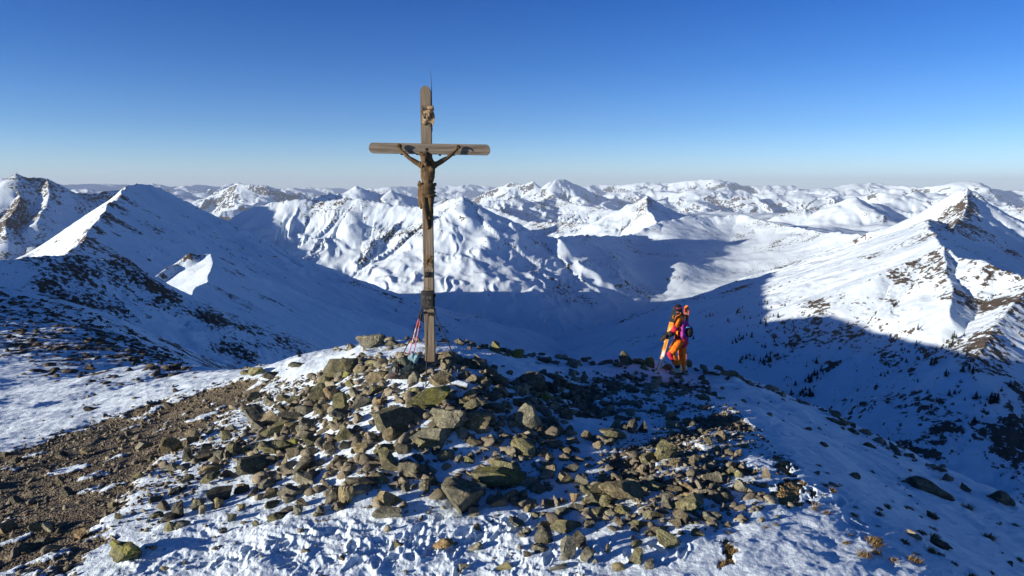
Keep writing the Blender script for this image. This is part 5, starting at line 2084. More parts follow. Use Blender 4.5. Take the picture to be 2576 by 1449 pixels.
def build_bag_and_poles():
    K = lambda X, Y: ((1560 + X * 0.0759) * 0.6289, (1410 + Y * 0.0759) * 0.6289)
    g = Vector(ground_hits([K(900, 1330)])[0])
    yb = float(g.y) + .05
    W = lambda X, Y, f=0.0: Vector(at_y(*K(X, Y), yb - f))
    root = thing("backpack", "black and dark green backpack lying against the foot of the cross", "backpack", g)
    dk = mat_simple("black pack cloth", (0.014, 0.014, 0.016), 0.75, 0.4, 30, 0.5, 35, 0.02)
    tl = mat_simple("dark petrol pack cloth", (0.018, 0.042, 0.05), 0.7, 0.3, 20, 0.5, 30, 0.02)
    gr = mat_simple("olive lid cloth", (0.085, 0.10, 0.07), 0.75, 0.2, 20, 0.4, 30, 0.015)
    gy = mat_simple("grey mesh pocket", (0.13, 0.145, 0.14), 0.8, 0.3, 40, 0.5, 40, 0.015)
    jk = mat_simple("pale teal jacket", (0.13, 0.25, 0.31), 0.65, 0.25, 14, 0.6, 22, 0.03)
    pu = mat_simple("plum brown cloth", (0.05, 0.035, 0.038), 0.8, 0.2, 20, 0.4, 30, 0.02)
    bm = bmesh.new()
    chain(bm, [(W(420, 900, .02), .150), (W(760, 850, .02), .185), (W(1150, 780, .0), .195), (W(1450, 720, -.02), .17)], 16)
    ell(bm, W(330, 1000, .05), (.13, .13, .14))
    fuse("main_bag", bm, .016, tl, root, g, 5, .010, 14, 21)
    bm = bmesh.new()
    chain(bm, [(W(520, 1120, .07), .10), (W(900, 1080, .08), .12), (W(1300, 960, .06), .12), (W(1560, 760, .02), .11), (W(1640, 560, -.02), .07)], 14)
    chain(bm, [(W(330, 640, .10), .05), (W(430, 720, .14), .05), (W(560, 770, .13), .06)], 12)
    fuse("harness", bm, .014, dk, root, g, 4, .010, 16, 22)
    bm = bmesh.new()
    ell(bm, W(820, 520, .06), (.155, .12, .085), (0, 0.35, 0))
    ell(bm, W(960, 610, .10), (.075, .06, .045), (0, 0.3, 0))
    fuse("lid", bm, .013, gr, root, g, 4, .008, 20, 23)
    bm = bmesh.new()
    for x0, y0, x1, y1 in ((210, 780, 380, 960), (150, 900, 370, 1120), (580, 850, 470, 1000), (560, 1060, 470, 1150)):
        chain(bm, [(W(x0, y0, .175), .022), (W((x0 + x1) / 2, (y0 + y1) / 2, .19), .030), (W(x1, y1, .185), .018)], 8)
    fuse("mesh_pocket", bm, .009, gy, root, g, 3, .006, 30, 24)
    bm = bmesh.new()
    ell(bm, W(240, 1130, .12), (.125, .085, .075), (0, -.5, 0))
    fuse("bottom_panel", bm, .013, pu, root, g, 4, .006, 20, 25)
    bm = bmesh.new()
    tube(bm, [W(420, 480, .16), W(400, 760, .215), W(410, 1000, .215), W(440, 1250, .17)], .014, 8)
    tube(bm, [W(120, 700, .13), W(60, 880, .14), W(40, 1100, .1)], .010, 8)
    tube(bm, [W(560, 1000, .19), W(850, 960, .21), W(1200, 880, .2), W(1480, 700, .14)], .012, 8)
    finish("strap", bm, dk, root, g)
    # jacket stuffed on top of the bag
    jp = W(1210, 340, .03)
    bm = bmesh.new()
    rg = random.Random(8)
    ell(bm, jp, (.10, .09, .085))
    for k in range(14):
        a = rg.uniform(0, 6.28)
        p = jp + Vector((.075 * math.cos(a), -abs(rg.gauss(.05, .04)), .065 * math.sin(a)))
        cap(bm, p, p + Vector((rg.gauss(0, .04), rg.gauss(-.01, .02), rg.gauss(0, .04))), rg.uniform(.022, .036), rg.uniform(.012, .03), 10)
    chain(bm, [(W(1300, 400, .10), .035), (W(1290, 490, .115), .028), (W(1270, 560, .11), .014)], 10)
    o = fuse("jacket", bm, .009, jk, None, jp, 2, .006, 30, 26)
    tag(o, "pale teal jacket crumpled on top of the black backpack", "jacket")
    # ski poles leaning on the cross post
    grip = mat_simple("black foam grip", (0.02, 0.02, 0.022), 0.8)
    for idx, (tx, ty, bx, by, dy) in enumerate(((1058.5, 781.5, 1023, 912, 0.05), (1061.0, 786.0, 1037, 910, -0.02))):
        top = Vector(at_y(tx, ty, CROSS_YF + dy))
        bot = Vector(ground_hits([(bx, by + 6)])[0]) + Vector((0, .25, 0.0))
        bot = Vector(at_y(bx, by, bot.y))
        d = (top - bot).normalized()
        ln = (top - bot).length
        lab = ("pink and white ski pole with black grip, left of the two leaning on the cross", "pink and magenta ski pole with black grip, right of the two leaning on the cross")[idx]
        pr = thing("ski_pole", lab, "ski pole", bot, (0, 0, 0), "ski poles leaning on the cross")
        pr.rotation_euler = d.to_track_quat('Z', 'Y').to_euler()
        b = NT("pole paint")
        sp = b.n("ShaderNodeSeparateXYZ")
        b.link(b.coords(), sp.inputs[0])
        z = sp.outputs["Z"]
        c = b.mix(b.step(z, ln * .30, ln * .36), (0.33, 0.03, 0.36), (0.62, 0.06, 0.20))
        c = b.mix(b.step(z, ln * .52, ln * .56), c, (0.62, 0.13, 0.10))
        wh = b.math('MULTIPLY', b.step(z, ln * .40, ln * .42), b.math('SUBTRACT', 1.0, b.step(z, ln * .66, ln * .68)))
        pat = b.step(b.noise(26, 3, 0.6), 0.46, 0.52)
        c = b.mix(b.math('MULTIPLY', wh, b.math('MULTIPLY', pat, 1.0 if idx == 0 else 0.45)), c, (0.75, 0.72, 0.72))
        b.set(Base_Color=c, Roughness=0.4)
        bm = bmesh.new()
        tube(bm, [(0, 0, 0), (0, 0, .05), (0, 0, ln * .5), (0, 0, ln - .12)], [.003, .007, .0085, .009], 10)
        finish("shaft", bm, b.m, pr)
        bm = bmesh.new()
        tube(bm, [(0, 0, ln - .20), (0, 0, ln - .14), (0, 0, ln - .06), (0.004, 0, ln), (0.006, 0, ln + .03)], [.013, .015, .014, .017, .012], 10)
        finish("grip", bm, grip, pr)
        bm = bmesh.new()
        loop = [(.02 * math.sin(t) + .03 * (1 - math.cos(t)), .012 * math.sin(2 * t), ln - .03 - .11 * (1 - math.cos(t))) for t in np.linspace(0, 2 * math.pi, 18)[:-1]]
        tube(bm, loop, .006, 6, True)
        finish("strap", bm, grip, pr)
        bm = bmesh.new()
        bmesh.ops.create_cone(bm, cap_ends=True, segments=18, radius1=.045, radius2=.02, depth=.015, matrix=Matrix.Translation((0, 0, .06)))
        finish("basket", bm, grip, pr, (0, 0, 0), True, 40)


build_bag_and_poles()


# ------------------------------------------------------------------ the skier
def mat_cloth(name, col, var=0.15, fold=0.03, scale=7, rough=0.75):
    b = NT(name)
    n = b.noise(9, 4, 0.6)
    c = b.mix(b.step(n, 0.3, 0.7), tuple(q * (1 - var) for q in col), tuple(min(1, q * (1 + var)) for q in col))
    st = b.mapping((scale, scale, scale * 2.6), (0.3, 0.5, 0.2))
    h = b.math('ADD', b.noise(1.0, 3, 0.55, vec=st, dist=1.2), b.math('MULTIPLY', b.noise(60, 2, 0.5), 0.06))
    b.set(Base_Color=c, Roughness=rough, Normal=b.bump(h, 1.0, fold))
    b.bsdf.inputs["Specular IOR Level"].default_value = 0.3
    return b.m


def ski_mat(name, kind, ln):
    b = NT(name)
    sp = b.n("ShaderNodeSeparateXYZ")
    b.link(b.coords(), sp.inputs[0])
    x, z = sp.outputs["X"], sp.outputs["Z"]
    ax = b.math('ABSOLUTE', x)
    if kind == "base":
        c = b.mix(b.step(z, ln * .785, ln * .79), (0.86, 0.36, 0.05), (0.035, 0.036, 0.038))
        for k in range(3):                     # three thin dark bands under the black tip
            z0 = ln * (.775 - .016 * k)
            m = b.math('MULTIPLY', b.step(z, z0 - .008, z0 - .006), b.math('SUBTRACT', 1.0, b.step(z, z0 - .002, z0)))
            c = b.mix(m, c, (0.25, 0.10, 0.02))
        stripe = b.math('MULTIPLY', b.math('SUBTRACT', 1.0, b.step(ax, .010, .013)), b.math('MULTIPLY', b.step(z, ln * .60, ln * .605), b.math('SUBTRACT', 1.0, b.step(z, ln * .70, ln * .705))))
        c = b.mix(stripe, c, (0.9, 0.72, 0.45))
        olive = b.math('MULTIPLY', b.math('SUBTRACT', 1.0, b.step(ax, .022, .026)), b.math('MULTIPLY', b.step(z, ln * .36, ln * .365), b.math('SUBTRACT', 1.0, b.step(z, ln * .595, ln * .60))))
        c = b.mix(b.math('MULTIPLY', olive, 0.7), c, (0.35, 0.21, 0.05))
        wh = b.math('MULTIPLY', b.math('SUBTRACT', 1.0, b.step(ax, .024, .028)), b.math('SUBTRACT', 1.0, b.step(z, ln * .30, ln * .36)))
        c = b.mix(wh, c, (0.86, 0.84, 0.80))
        sc_ = b.math('MULTIPLY', wh, b.step(b.noise(11, 4, 0.7), 0.56, 0.64))
        c = b.mix(sc_, c, (0.22, 0.18, 0.13))
    else:
        edge = b.step(ax, .030, .034)
        c = b.mix(edge, (0.012, 0.012, 0.016), (0.62, 0.10, 0.025))
        c = b.mix(b.step(z, ln * .955, ln * .965), c, (0.95, 0.24, 0.03))
        c = b.mix(b.step(z, ln * .12, ln * .10), c, (0.95, 0.24, 0.03))
    b.set(Base_Color=c, Roughness=0.35)
    return b.m


def ski_mesh(ln, wt=.108, ww=.082, wtail=.098, th=.012, rocker=.05):
    bm = bmesh.new()
    n = 36
    rows = []
    for i in range(n + 1):
        t = i / n
        z = ln * t
        if t < .5:
            wdt = wtail + (ww - wtail) * math.sin(t / .5 * math.pi / 2)
        else:
            wdt = ww + (wt - ww) * math.sin(min(1, (t - .5) / .4) * math.pi / 2)
        if t > .93:
            wdt *= math.sqrt(max(0.02, 1 - ((t - .93) / .072) ** 2))
        if t < .03:
            wdt *= .82 + 6 * t
        y = rocker * max(0, (t - .86) / .14) ** 2 + .012 * max(0, (.06 - t) / .06) ** 2
        thk = th * (1.15 - abs(t - .5) * 1.2)
        rows.append([bm.verts.new((sx * wdt / 2, y + sy * thk / 2, z)) for sx, sy in ((-1, -1), (1, -1), (1, 1), (-1, 1))])
    for a, b_ in zip(rows[:-1], rows[1:]):
        for k in range(4):
            bm.faces.new((a[k], a[(k + 1) % 4], b_[(k + 1) % 4], b_[k]))
    bm.faces.new(rows[0][::-1])
    bm.faces.new(rows[-1])
    return bm


def build_skier():
    g = Vector(ground_hits([(1705, 939)])[0])
    YS = float(g.y)
    zg = float(near_layers(np.array([g.x], F32), np.array([g.y], F32))[0][0])
    K = lambda X, Y, f=0.0: Vector(at_y(1622.8 + X * .15625, 742.2 + Y * .15625, YS - f))
    root = thing("person", "skier in orange jacket and trousers with helmet, holding one ski upright", "person", g)
    skin = mat_simple("skin", (0.42, 0.24, 0.16), 0.6, 0.1)
    orange = mat_cloth("orange shell cloth", (0.84, 0.185, 0.008))
    crimson = mat_cloth("crimson shell cloth", (0.52, 0.018, 0.055))
    navy = mat_cloth("dark navy cloth", (0.018, 0.02, 0.035))
    black = mat_cloth("black glove leather", (0.012, 0.012, 0.013), 0.3, .015, 12, 0.6)
    # joints
    sN, eN, wN, hN = K(535, 385, .17), K(478, 545, .24), K(395, 628, .27), K(348, 662, .26)
    sF, eF, wF, hF = K(600, 375, -.16), K(470, 560, -.02), K(345, 668, .14), K(312, 692, .16)
    hipN, kneeN, ankN = K(525, 765, .09), K(418, 925, .15), K(520, 1130, .10)
    hipF, kneeF, ankF = K(605, 765, -.08), K(592, 945, -.05), K(604, 1150, -.12)
    # continuous body: head with a face, neck, trunk, limbs, five-fingered hands
    bm = bmesh.new()
    hc = K(528, 235, .03)
    fd = Vector((-.88, -.40, -.22)).normalized()          # the way the face looks: left, a little to us, down
    sd = fd.cross(Vector((0, 0, 1))).normalized()
    up = sd.cross(fd).normalized()
    ell(bm, hc, (.082, .076, .108))
    cap(bm, hc + fd * .045 - up * .045, hc + fd * .055 - up * .085, .050, .032)
    cap(bm, hc + fd * .083 + up * .012, hc + fd * .108 - up * .022, .010, .014)
    cap(bm, hc + fd * .090 - up * .048 + sd * .018, hc + fd * .090 - up * .048 - sd * .018, .009, .009)
    for q in (-1, 1):
        ell(bm, hc + fd * .076 + sd * .030 * q + up * .010, (.013, .013, .010))
        ell(bm, hc + sd * .078 * q - up * .008, (.016, .014, .028))
    chain(bm, [(hc - up * .07, .055), (K(565, 330, 0), .058)])
    chain(bm, [(K(565, 400, 0), .14), (K(572, 520, 0), .125), (K(575, 640, 0), .115), (K(572, 730, 0), .135)])
    cap(bm, sN, sF, .07, .07)
    for s_, e_, w_, h_ in ((sN, eN, wN, hN), (sF, eF, wF, hF)):
        chain(bm, [(s_, .055), (s_.lerp(e_, .5), .050), (e_, .040), (e_.lerp(w_, .4), .040), (w_, .028), (h_, .032)])
    for h_, k_, a_ in ((hipN, kneeN, ankN), (hipF, kneeF, ankF)):
        chain(bm, [(h_, .095), (h_.lerp(k_, .5), .080), (k_, .058), (k_.lerp(a_, .35), .058), (a_, .040), (a_ + Vector((-.03, 0, -.10)), .040)])
    body = fuse("body", bm, .012, skin, root, g, 4)
    # jacket, hem, cuffs
    bm = bmesh.new()
    chain(bm, [(K(555, 350, 0), .095), (K(552, 420, 0), .150), (K(556, 520, 0), .142), (K(562, 640, 0), .130), (K(565, 700, 0), .145)], 18)
    cap(bm, sN, sF, .092, .09)
    chain(bm, [(sN, .088), (sN.lerp(eN, .5), .078), (eN, .070)])
    chain(bm, [(sF, .095), (sF.lerp(eF, .5), .088), (eF, .080), (wF, .055)])
    cap(bm, K(562, 345, 0), K(550, 300, .02), .085, .078)
    fuse("jacket", bm, .016, orange, root, g, 4, .010, 9, 31)
    bm = bmesh.new()
    chain(bm, [(K(572, 660, 0), .142), (K(574, 725, 0), .155), (K(582, 765, 0), .152)], 18)
    cap(bm, K(640, 700, -.02), K(640, 775, -.02), .08, .085)
    fuse("jacket_hem", bm, .016, crimson, root, g, 4, .010, 10, 32)
    bm = bmesh.new()
    chain(bm, [(eN + Vector((0, -.01, 0)), .072), (eN.lerp(wN, .45), .066), (wN, .056)])
    chain(bm, [(K(500, 430, .20), .036), (K(470, 500, .265), .040), (eN + Vector((-.03, -.03, 0)), .050)])
    fuse("sleeve", bm, .014, crimson, root, g, 4, .007, 12, 33)
    bm = bmesh.new()
    cap(bm, wN.lerp(eN, .35) + Vector((.02, 0, -.035)), wN + Vector((0.01, 0, -.02)), .062, .058)
    fuse("cuff", bm, .014, navy, root, g, 3, .004, 14, 34)
    # trousers
    bm = bmesh.new()
    chain(bm, [(K(568, 700, 0), .145), (K(566, 765, 0), .152)], 18)
    chain(bm, [(hipN, .122), (hipN.lerp(kneeN, .5), .108), (kneeN, .092), (kneeN.lerp(ankN, .35), .090), (kneeN.lerp(ankN, .75), .086), (ankN + Vector((.01, 0, .06)), .088)])
    chain(bm, [(hipF, .118), (hipF.lerp(kneeF, .5), .102), (kneeF, .088), (kneeF.lerp(ankF, .4), .088), (ankF + Vector((0, 0, .02)), .088), (ankF + Vector((.005, 0, -.05)), .080)])
    fuse("trousers", bm, .016, orange, root, g, 4, .012, 9, 35)
    bm = bmesh.new()
    chain(bm, [(kneeN + Vector((-.045, -.03, -.02)), .072), (kneeN.lerp(ankN, .4) + Vector((-.045, -.03, 0)), .066), (ankN + Vector((-.045, -.02, .09)), .055)])
    fuse("shin_panel", bm, .014, crimson, root, g, 3, .006, 12, 36)
    bm = bmesh.new()
    chain(bm, [(K(505, 640, .15), .018), (K(492, 720, .17), .016), (K(485, 790, .165), .010)], 8)
    finish("side_strap", bm, navy, root, g)
    bm = bmesh.new()
    chain(bm, [(ankN + Vector((0, 0, .05)), .083), (ankN + Vector((.015, 0, -.03)), .080)])
    cap(bm, ankF + Vector((0, 0, -.03)), ankF + Vector((0, 0, -.08)), .074, .070)
    fuse("gaiter", bm, .014, navy, root, g, 3, .004, 14, 37)
    # boots standing on the ground
    shell = mat_simple("pale grey green boot shell", (0.50, 0.54, 0.44), 0.45, 0.1, 10, 0.15)
    lime = mat_simple("lime buckle", (0.45, 0.62, 0.10), 0.4, 0.2)
    sole = mat_simple("black boot sole", (0.02, 0.02, 0.02), 0.8)
    for a_, dz in ((ankN, 0.0), (ankF, 0.0)):
        zf = zg + .02
        toe = Vector((a_.x - .125, a_.y - .02, zf + .055))
        heel = Vector((a_.x + .075, a_.y + .01, zf + .055))
        bm = bmesh.new()
        chain(bm, [(a_ + Vector((.03, 0, .0)), .072), (Vector((a_.x + .045, a_.y, zf + .10)), .074), (heel, .055)])
        chain(bm, [(heel, .055), (Vector((a_.x - .05, a_.y - .01, zf + .062)), .060), (toe, .045)])
        cap(bm, Vector((a_.x + .02, a_.y, zf + .13)), Vector((a_.x - .08, a_.y, zf + .075)), .060, .050)
        boot = fuse("boot", bm, .011, shell, root, g, 3)
        bm = bmesh.new()
        box(bm, (toe.x - .045, a_.y - .05, zf - .03), (heel.x + .05, a_.y + .045, zf + .012), .010)
        finish("sole", bm, sole, boot, g)
        for q in (0, 1, 2):
            bm = bmesh.new()
            c_ = Vector((a_.x - .085 + .055 * q, a_.y - .062 - .006 * q, zf + .075 + .032 * q))
            box(bm, c_ - Vector((.022, .010, .006)), c_ + Vector((.022, .010, .006)), .003)
            finish("buckle", bm, lime, boot, g)
    # helmet, goggles, hair and neck warmer
    hel = mat_simple("black helmet shell", (0.022, 0.016, 0.018), 0.28, 0.2, 8, 0.1, 30, .004, 0.0, 0.5)
    bm = bmesh.new()
    ell(bm, hc + up * .028 - fd * .012, (.112, .102, .104))
    bmesh.ops.bisect_plane(bm, geom=bm.verts[:] + bm.edges[:] + bm.faces[:], plane_co=hc - up * .052, plane_no=up * 1.0 + fd * .35, clear_inner=True)
    h_ = finish("helmet", bm, hel, root, g)
    bm = bmesh.new()
    n_ = 26
    ring = []
    for k in range(n_):
        t = 2 * math.pi * k / n_
        ring.append(hc + up * .030 - fd * .012 + (fd * .108 * math.cos(t) + sd * .106 * math.sin(t)) * 1.0 + up * .030)
    tube(bm, ring, .009, 8, True)
    finish("goggle_strap", bm, mat_simple("magenta strap", (0.48, 0.03, 0.16), 0.6, 0.2), h_, g)
    bm = bmesh.new()
    ell(bm, hc + fd * .080 + up * .045, (.052, .070, .040))
    gl = mat_simple("bronze mirror lens", (0.32, 0.20, 0.08), 0.12, 0.1, 5, 0.0, 30, .001, 0.85, 0.5)
    finish("goggles", bm, gl, root, g)
    bm = bmesh.new()
    chain(bm, [(hc - fd * .045 - up * .06, .062), (K(572, 310, .03), .066), (K(585, 350, .05), .045)])
    for k in range(5):
        chain(bm, [(hc - fd * .05 - up * (.05 + .01 * k) + sd * (.03 * (k - 2)), .030), (K(590 + 8 * k, 320, .03), .022), (K(612 + 6 * k, 345 + 6 * k, .06), .010)], 8)
    fuse("hair", bm, .010, mat_simple("dark brown hair", (0.022, 0.014, 0.010), 0.6, 0.4, 40, 0.6, 60, .01), root, g, 2, .004, 40, 38)
    bm = bmesh.new()
    chain(bm, [(hc - up * .085 + fd * .02, .072), (K(548, 325, .02), .088)])
    fuse("neck_warmer", bm, .012, navy, root, g, 3, .005, 16, 39)
    # gloves: gauntlet, palm and five bent fingers closed round the ski
    tip, tail = K(485, 222, .30), K(214, 1222, .16)
    ax = (tip - tail).normalized()
    for h_, w_, nm in ((hN, wN, "glove"), (hF, wF, "glove")):
        bm = bmesh.new()
        d = (h_ - w_).normalized()
        # direction across the ski
        cr = ax.cross(Vector((0, -1, 0))).normalized()
        cap(bm, w_ - d * .035, w_ + d * .03, .066, .054)
        chain(bm, [(w_ + d * .02, .050), (h_, .052)])
        for k in range(4):
            o_ = ax * (.042 - .028 * k)
            p0 = h_ + o_ + Vector((.01, -.03, 0))
            p1 = p0 + Vector((-.045, -.025, -.004))
            p2 = p1 + Vector((-.040, .022, -.004))
            p3 = p2 + Vector((-.012, .034 - .004 * k, 0))
            chain(bm, [(p0, .021), (p1, .020), (p2, .019), (p3, .016)], 10)
        t0 = h_ + ax * .05 + Vector((.01, .01, 0))
        t1 = t0 + ax * .035 + Vector((-.03, .0, 0))
        t2 = t1 + ax * .018 + Vector((-.030, .012, 0))
        chain(bm, [(t0, .024), (t1, .021), (t2, .017)], 10)
        fuse(nm, bm, .009, black, root, g, 2, .003, 20, 40)
    # ---- the held ski
    ln = (tip - tail).length
    bm = ski_mesh(ln)
    held = finish("ski", bm, ski_mat("orange ski base", "base", ln), None, (0, 0, 0), True, 30)
    zax = ax
    yax = (Vector((.25, 1, .05)) - zax * Vector((.25, 1, .05)).dot(zax)).normalized()
    xax = yax.cross(zax)
    M = Matrix((xax, yax, zax)).transposed().to_4x4()
    held.matrix_world = Matrix.Translation(tail) @ M
    tag(held, "orange ski with black tip held upright by the skier", "ski", "skis of the skier")
    bm = bmesh.new()
    pts = [(.012, .030), (-.004, .036), (-.015, .024), (-.013, .010), (.013, -.008), (.015, -.022), (.004, -.034), (-.012, -.030)]
    tube(bm, [(x, -.0085, ln * .872 + z) for x, z in pts], .0062, 6)
    em = finish("emblem", bm, mat_simple("orange emblem", (0.85, 0.34, 0.03), 0.5, 0.1), held)
    for z0, col in ((ln * .33, (0.35, 0.01, 0.03)), (ln * .47, (0.5, 0.5, 0.5))):
        bm = bmesh.new()
        box(bm, (-.040, .010, z0 - .06), (.040, .040, z0 + .06), .006)
        box(bm, (-.055, .0, z0 - .02), (-.02, .055, z0 + .03), .008)
        finish("binding", bm, mat_simple("binding", col, 0.4, 0.2), held, (0, 0, 0), True, 40)
    # ---- the ski carried on the back
    tip2, tail2 = K(668, 160, -.22), K(625, 1216, -.26)
    ax2 = (tip2 - tail2).normalized()
    ln2 = (tip2 - tail2).length
    bm = ski_mesh(ln2, .122, .088, .1, .013, -.03)
    back = finish("ski", bm, ski_mat("black and orange ski top", "top", ln2), None, (0, 0, 0), True, 30)
    y2 = (Vector((.3, 1, 0)) - ax2 * Vector((.3, 1, 0)).dot(ax2)).normalized()
    x2 = y2.cross(ax2)
    back.matrix_world = Matrix.Translation(tail2) @ Matrix((x2, y2, ax2)).transposed().to_4x4()
    tag(back, "black ski with orange edges and tip strapped upright behind the skier", "ski", "skis of the skier")
    bm = bmesh.new()
    ring = [(.020 * math.cos(t), -.012, ln2 * .872 + .020 * math.sin(t)) for t in np.linspace(0, 2 * math.pi, 18)[:-1]]
    tube(bm, ring, .0045, 6, True)
    finish("ring_emblem", bm, mat_simple("pale emblem", (0.55, 0.55, 0.58), 0.5), back)
    bm = bmesh.new()
    tube(bm, [(-.022, -.014, ln2 * .960), (0, -.014, ln2 * .982), (.022, -.014, ln2 * .960)], .004, 6)
    finish("tip_mark", bm, mat_simple("pale emblem", (0.75, 0.7, 0.65), 0.5), back)
    for z0 in (ln2 * .44, ln2 * .30):
        bm = bmesh.new()
        box(bm, (-.042, -.05, z0 - .05), (.042, -.008, z0 + .05), .008)
        finish("binding", bm, mat_simple("black binding", (0.015, 0.015, 0.016), 0.45), back, (0, 0, 0), True, 40)
    # ---- backpack with a black helmet bag hanging on it
    purple = mat_cloth("violet pack cloth", (0.36, 0.045, 0.30), 0.15, .015, 9)
    pr = thing("backpack", "violet backpack worn by the skier", "backpack", K(650, 560, 0))
    po = Vector(pr.location)
    bm = bmesh.new()
    chain(bm, [(K(645, 440, .02), .080), (K(645, 520, .06), .120), (K(650, 620, .06), .120), (K(640, 670, .05), .085)], 16)
    chain(bm, [(K(606, 440, .15), .045), (K(596, 540, .21), .062), (K(596, 640, .21), .058), (K(600, 676, .19), .040)], 14)
    fuse("main_bag", bm, .014, purple, pr, po, 4, .006, 12, 41)
    bm = bmesh.new()
    cap(bm, K(650, 420, -.03), K(612, 418, .05), .075, .060)
    fuse("lid", bm, .013, mat_cloth("dark violet cloth", (0.10, 0.012, 0.11), .15, .012, 9), pr, po, 4, .005, 14, 42)
    for pts in ((K(600, 420, .12), K(560, 400, .19), K(532, 450, .20), K(530, 560, .17), K(560, 640, .15)), (K(600, 670, .12), K(540, 690, .17), K(500, 690, .16)), (K(680, 690, .02), K(684, 730, .03), K(678, 775, .03)), (K(716, 660, .02), K(718, 690, .02))):
        bm = bmesh.new()
        tube(bm, list(pts), .014 if len(pts) > 2 else .008, 8)
        finish("strap", bm, mat_simple("black webbing", (0.012, 0.012, 0.012), 0.8), pr, po)
    hb = K(706, 585, .12)
    br = thing("helmet_bag", "black ski helmet with blue rim strapped to the violet backpack", "helmet", hb)
    bm = bmesh.new()
    ell(bm, hb, (.108, .115, .135), (0, .1, 0))
    ell(bm, hb + Vector((0, -.01, -.05)), (.095, .10, .10))
    fuse("shell", bm, .012, mat_simple("black helmet cloth", (0.010, 0.011, 0.014), 0.5, 0.2), br, hb, 3)
    blue = mat_simple("sky blue trim", (0.03, 0.33, 0.72), 0.5, 0.1)
    for pts in ((K(645, 528, 0.200), K(672, 522, 0.230), K(705, 520, 0.235), K(735, 518, 0.220)), (K(632, 540, 0.180), K(622, 585, 0.190), K(630, 625, 0.190), K(645, 655, 0.180))):
        bm = bmesh.new()
        tube(bm, list(pts), [.006, .012, .012, .006], 8)
        finish("trim", bm, blue, br, hb)
    bm = bmesh.new()
    chain(bm, [(K(642, 518, 0.190), .016), (K(662, 510, 0.210), .014), (K(690, 500, 0.200), .008)], 8)
    finish("red_band", bm, mat_simple("red trim", (0.5, 0.02, 0.02), 0.4), br, hb)


build_skier()


# ------------------------------------------------------------------ firs in the valley, tufts of grass, the far summit cross
def fir_mesh(seed, tiers=6):
    rg = random.Random(seed)
    bm = bmesh.new()
    tube(bm, [(0, 0, -.03), (0, 0, .5), (0, 0, .98)], [.02, .014, .003], 6)
    for k in range(tiers):
        t = k / (tiers - 1)
        z = .06 + .86 * t
        r = .24 * (1 - t) ** .9 + .02
        n = 11
        c = bm.verts.new((0, 0, min(1.0, z + .20 * (1 - .5 * t))))
        rim = []
        for i in range(n * 2):
            a = math.pi * i / n + rg.uniform(-.1, .1) + k
            q = r * (rg.uniform(.85, 1.2) if i % 2 == 0 else rg.uniform(.35, .55))
            rim.append(bm.verts.new((q * math.cos(a), q * math.sin(a), z - (.05 if i % 2 == 0 else -.01) + rg.uniform(-.015, .015))))
        for i in range(len(rim)):
            bm.faces.new((c, rim[i], rim[(i + 1) % len(rim)]))
    me = bpy.data.meshes.new("fir_tree")
    bm.to_mesh(me)
    bm.free()
    return me


def build_firs():
    rg = random.Random(21)
    needle = mat_simple("dark fir needles", (0.018, 0.026, 0.017), 0.9, 0.4, 3, 0.2)
    meshes = []
    for k in range(5):
        me = fir_mesh(50 + k)
        me.materials.append(needle)
        meshes.append(me)
    # clumps: pixel, spread in pixels, number
    clumps = [(1890, 850, 60, 22, 34), (1960, 900, 70, 26, 36), (2050, 930, 60, 26, 30), (1840, 800, 40, 20, 22), (1920, 830, 60, 14, 16), (1990, 985, 50, 18, 26), (2100, 990, 60, 30, 14),
              (1880, 790, 40, 18, 16), (2280, 850, 90, 40, 14), (2360, 960, 50, 40, 24), (2470, 930, 50, 50, 26), (2520, 1010, 40, 40, 20), (2430, 1040, 50, 40, 16), (1800, 860, 50, 30, 12), (1950, 780, 60, 20, 10), (2230, 960, 60, 40, 10), (2560, 860, 20, 60, 14)]
    pix = []
    for cx, cy, sx, sy, n in clumps:
        subs = [(cx + sx * rg.gauss(0, 1), cy + sy * rg.gauss(0, 1), rg.random() ** 2 + .1) for q in range(max(3, n // 4))]
        for k in range(n):
            a, b_, w_ = rg.choices(subs, [q[2] for q in subs])[0]
            dx = rg.gauss(0, 11)
            pix.append((min(2590, a + dx), b_ + rg.gauss(0, 3.5) - 0.25 * (a - cx) - .3 * dx))
    pix = pix[:300]
    n = 0
    for (px, py), h in zip(pix, mid_hits(pix)):
        if h is None or h[3] > 1900 or h[3] < 330:
            continue
        o = bpy.data.objects.new("fir_tree", meshes[n % 5])
        COL.objects.link(o)
        hgt = (3.5 + 10 * rg.random() ** 1.8) * (1.0 if h[3] > 900 else .6)
        o.location = (h[0], h[1], h[2])
        o.scale = (hgt * rg.uniform(.85, 1.25),) * 2 + (hgt,)
        o.rotation_euler = (0, 0, rg.uniform(0, 6.28))
        tag(o, "dark little fir scattered over the shaded snowy valley slope", "tree", "firs in the valley")
        n += 1


build_firs()


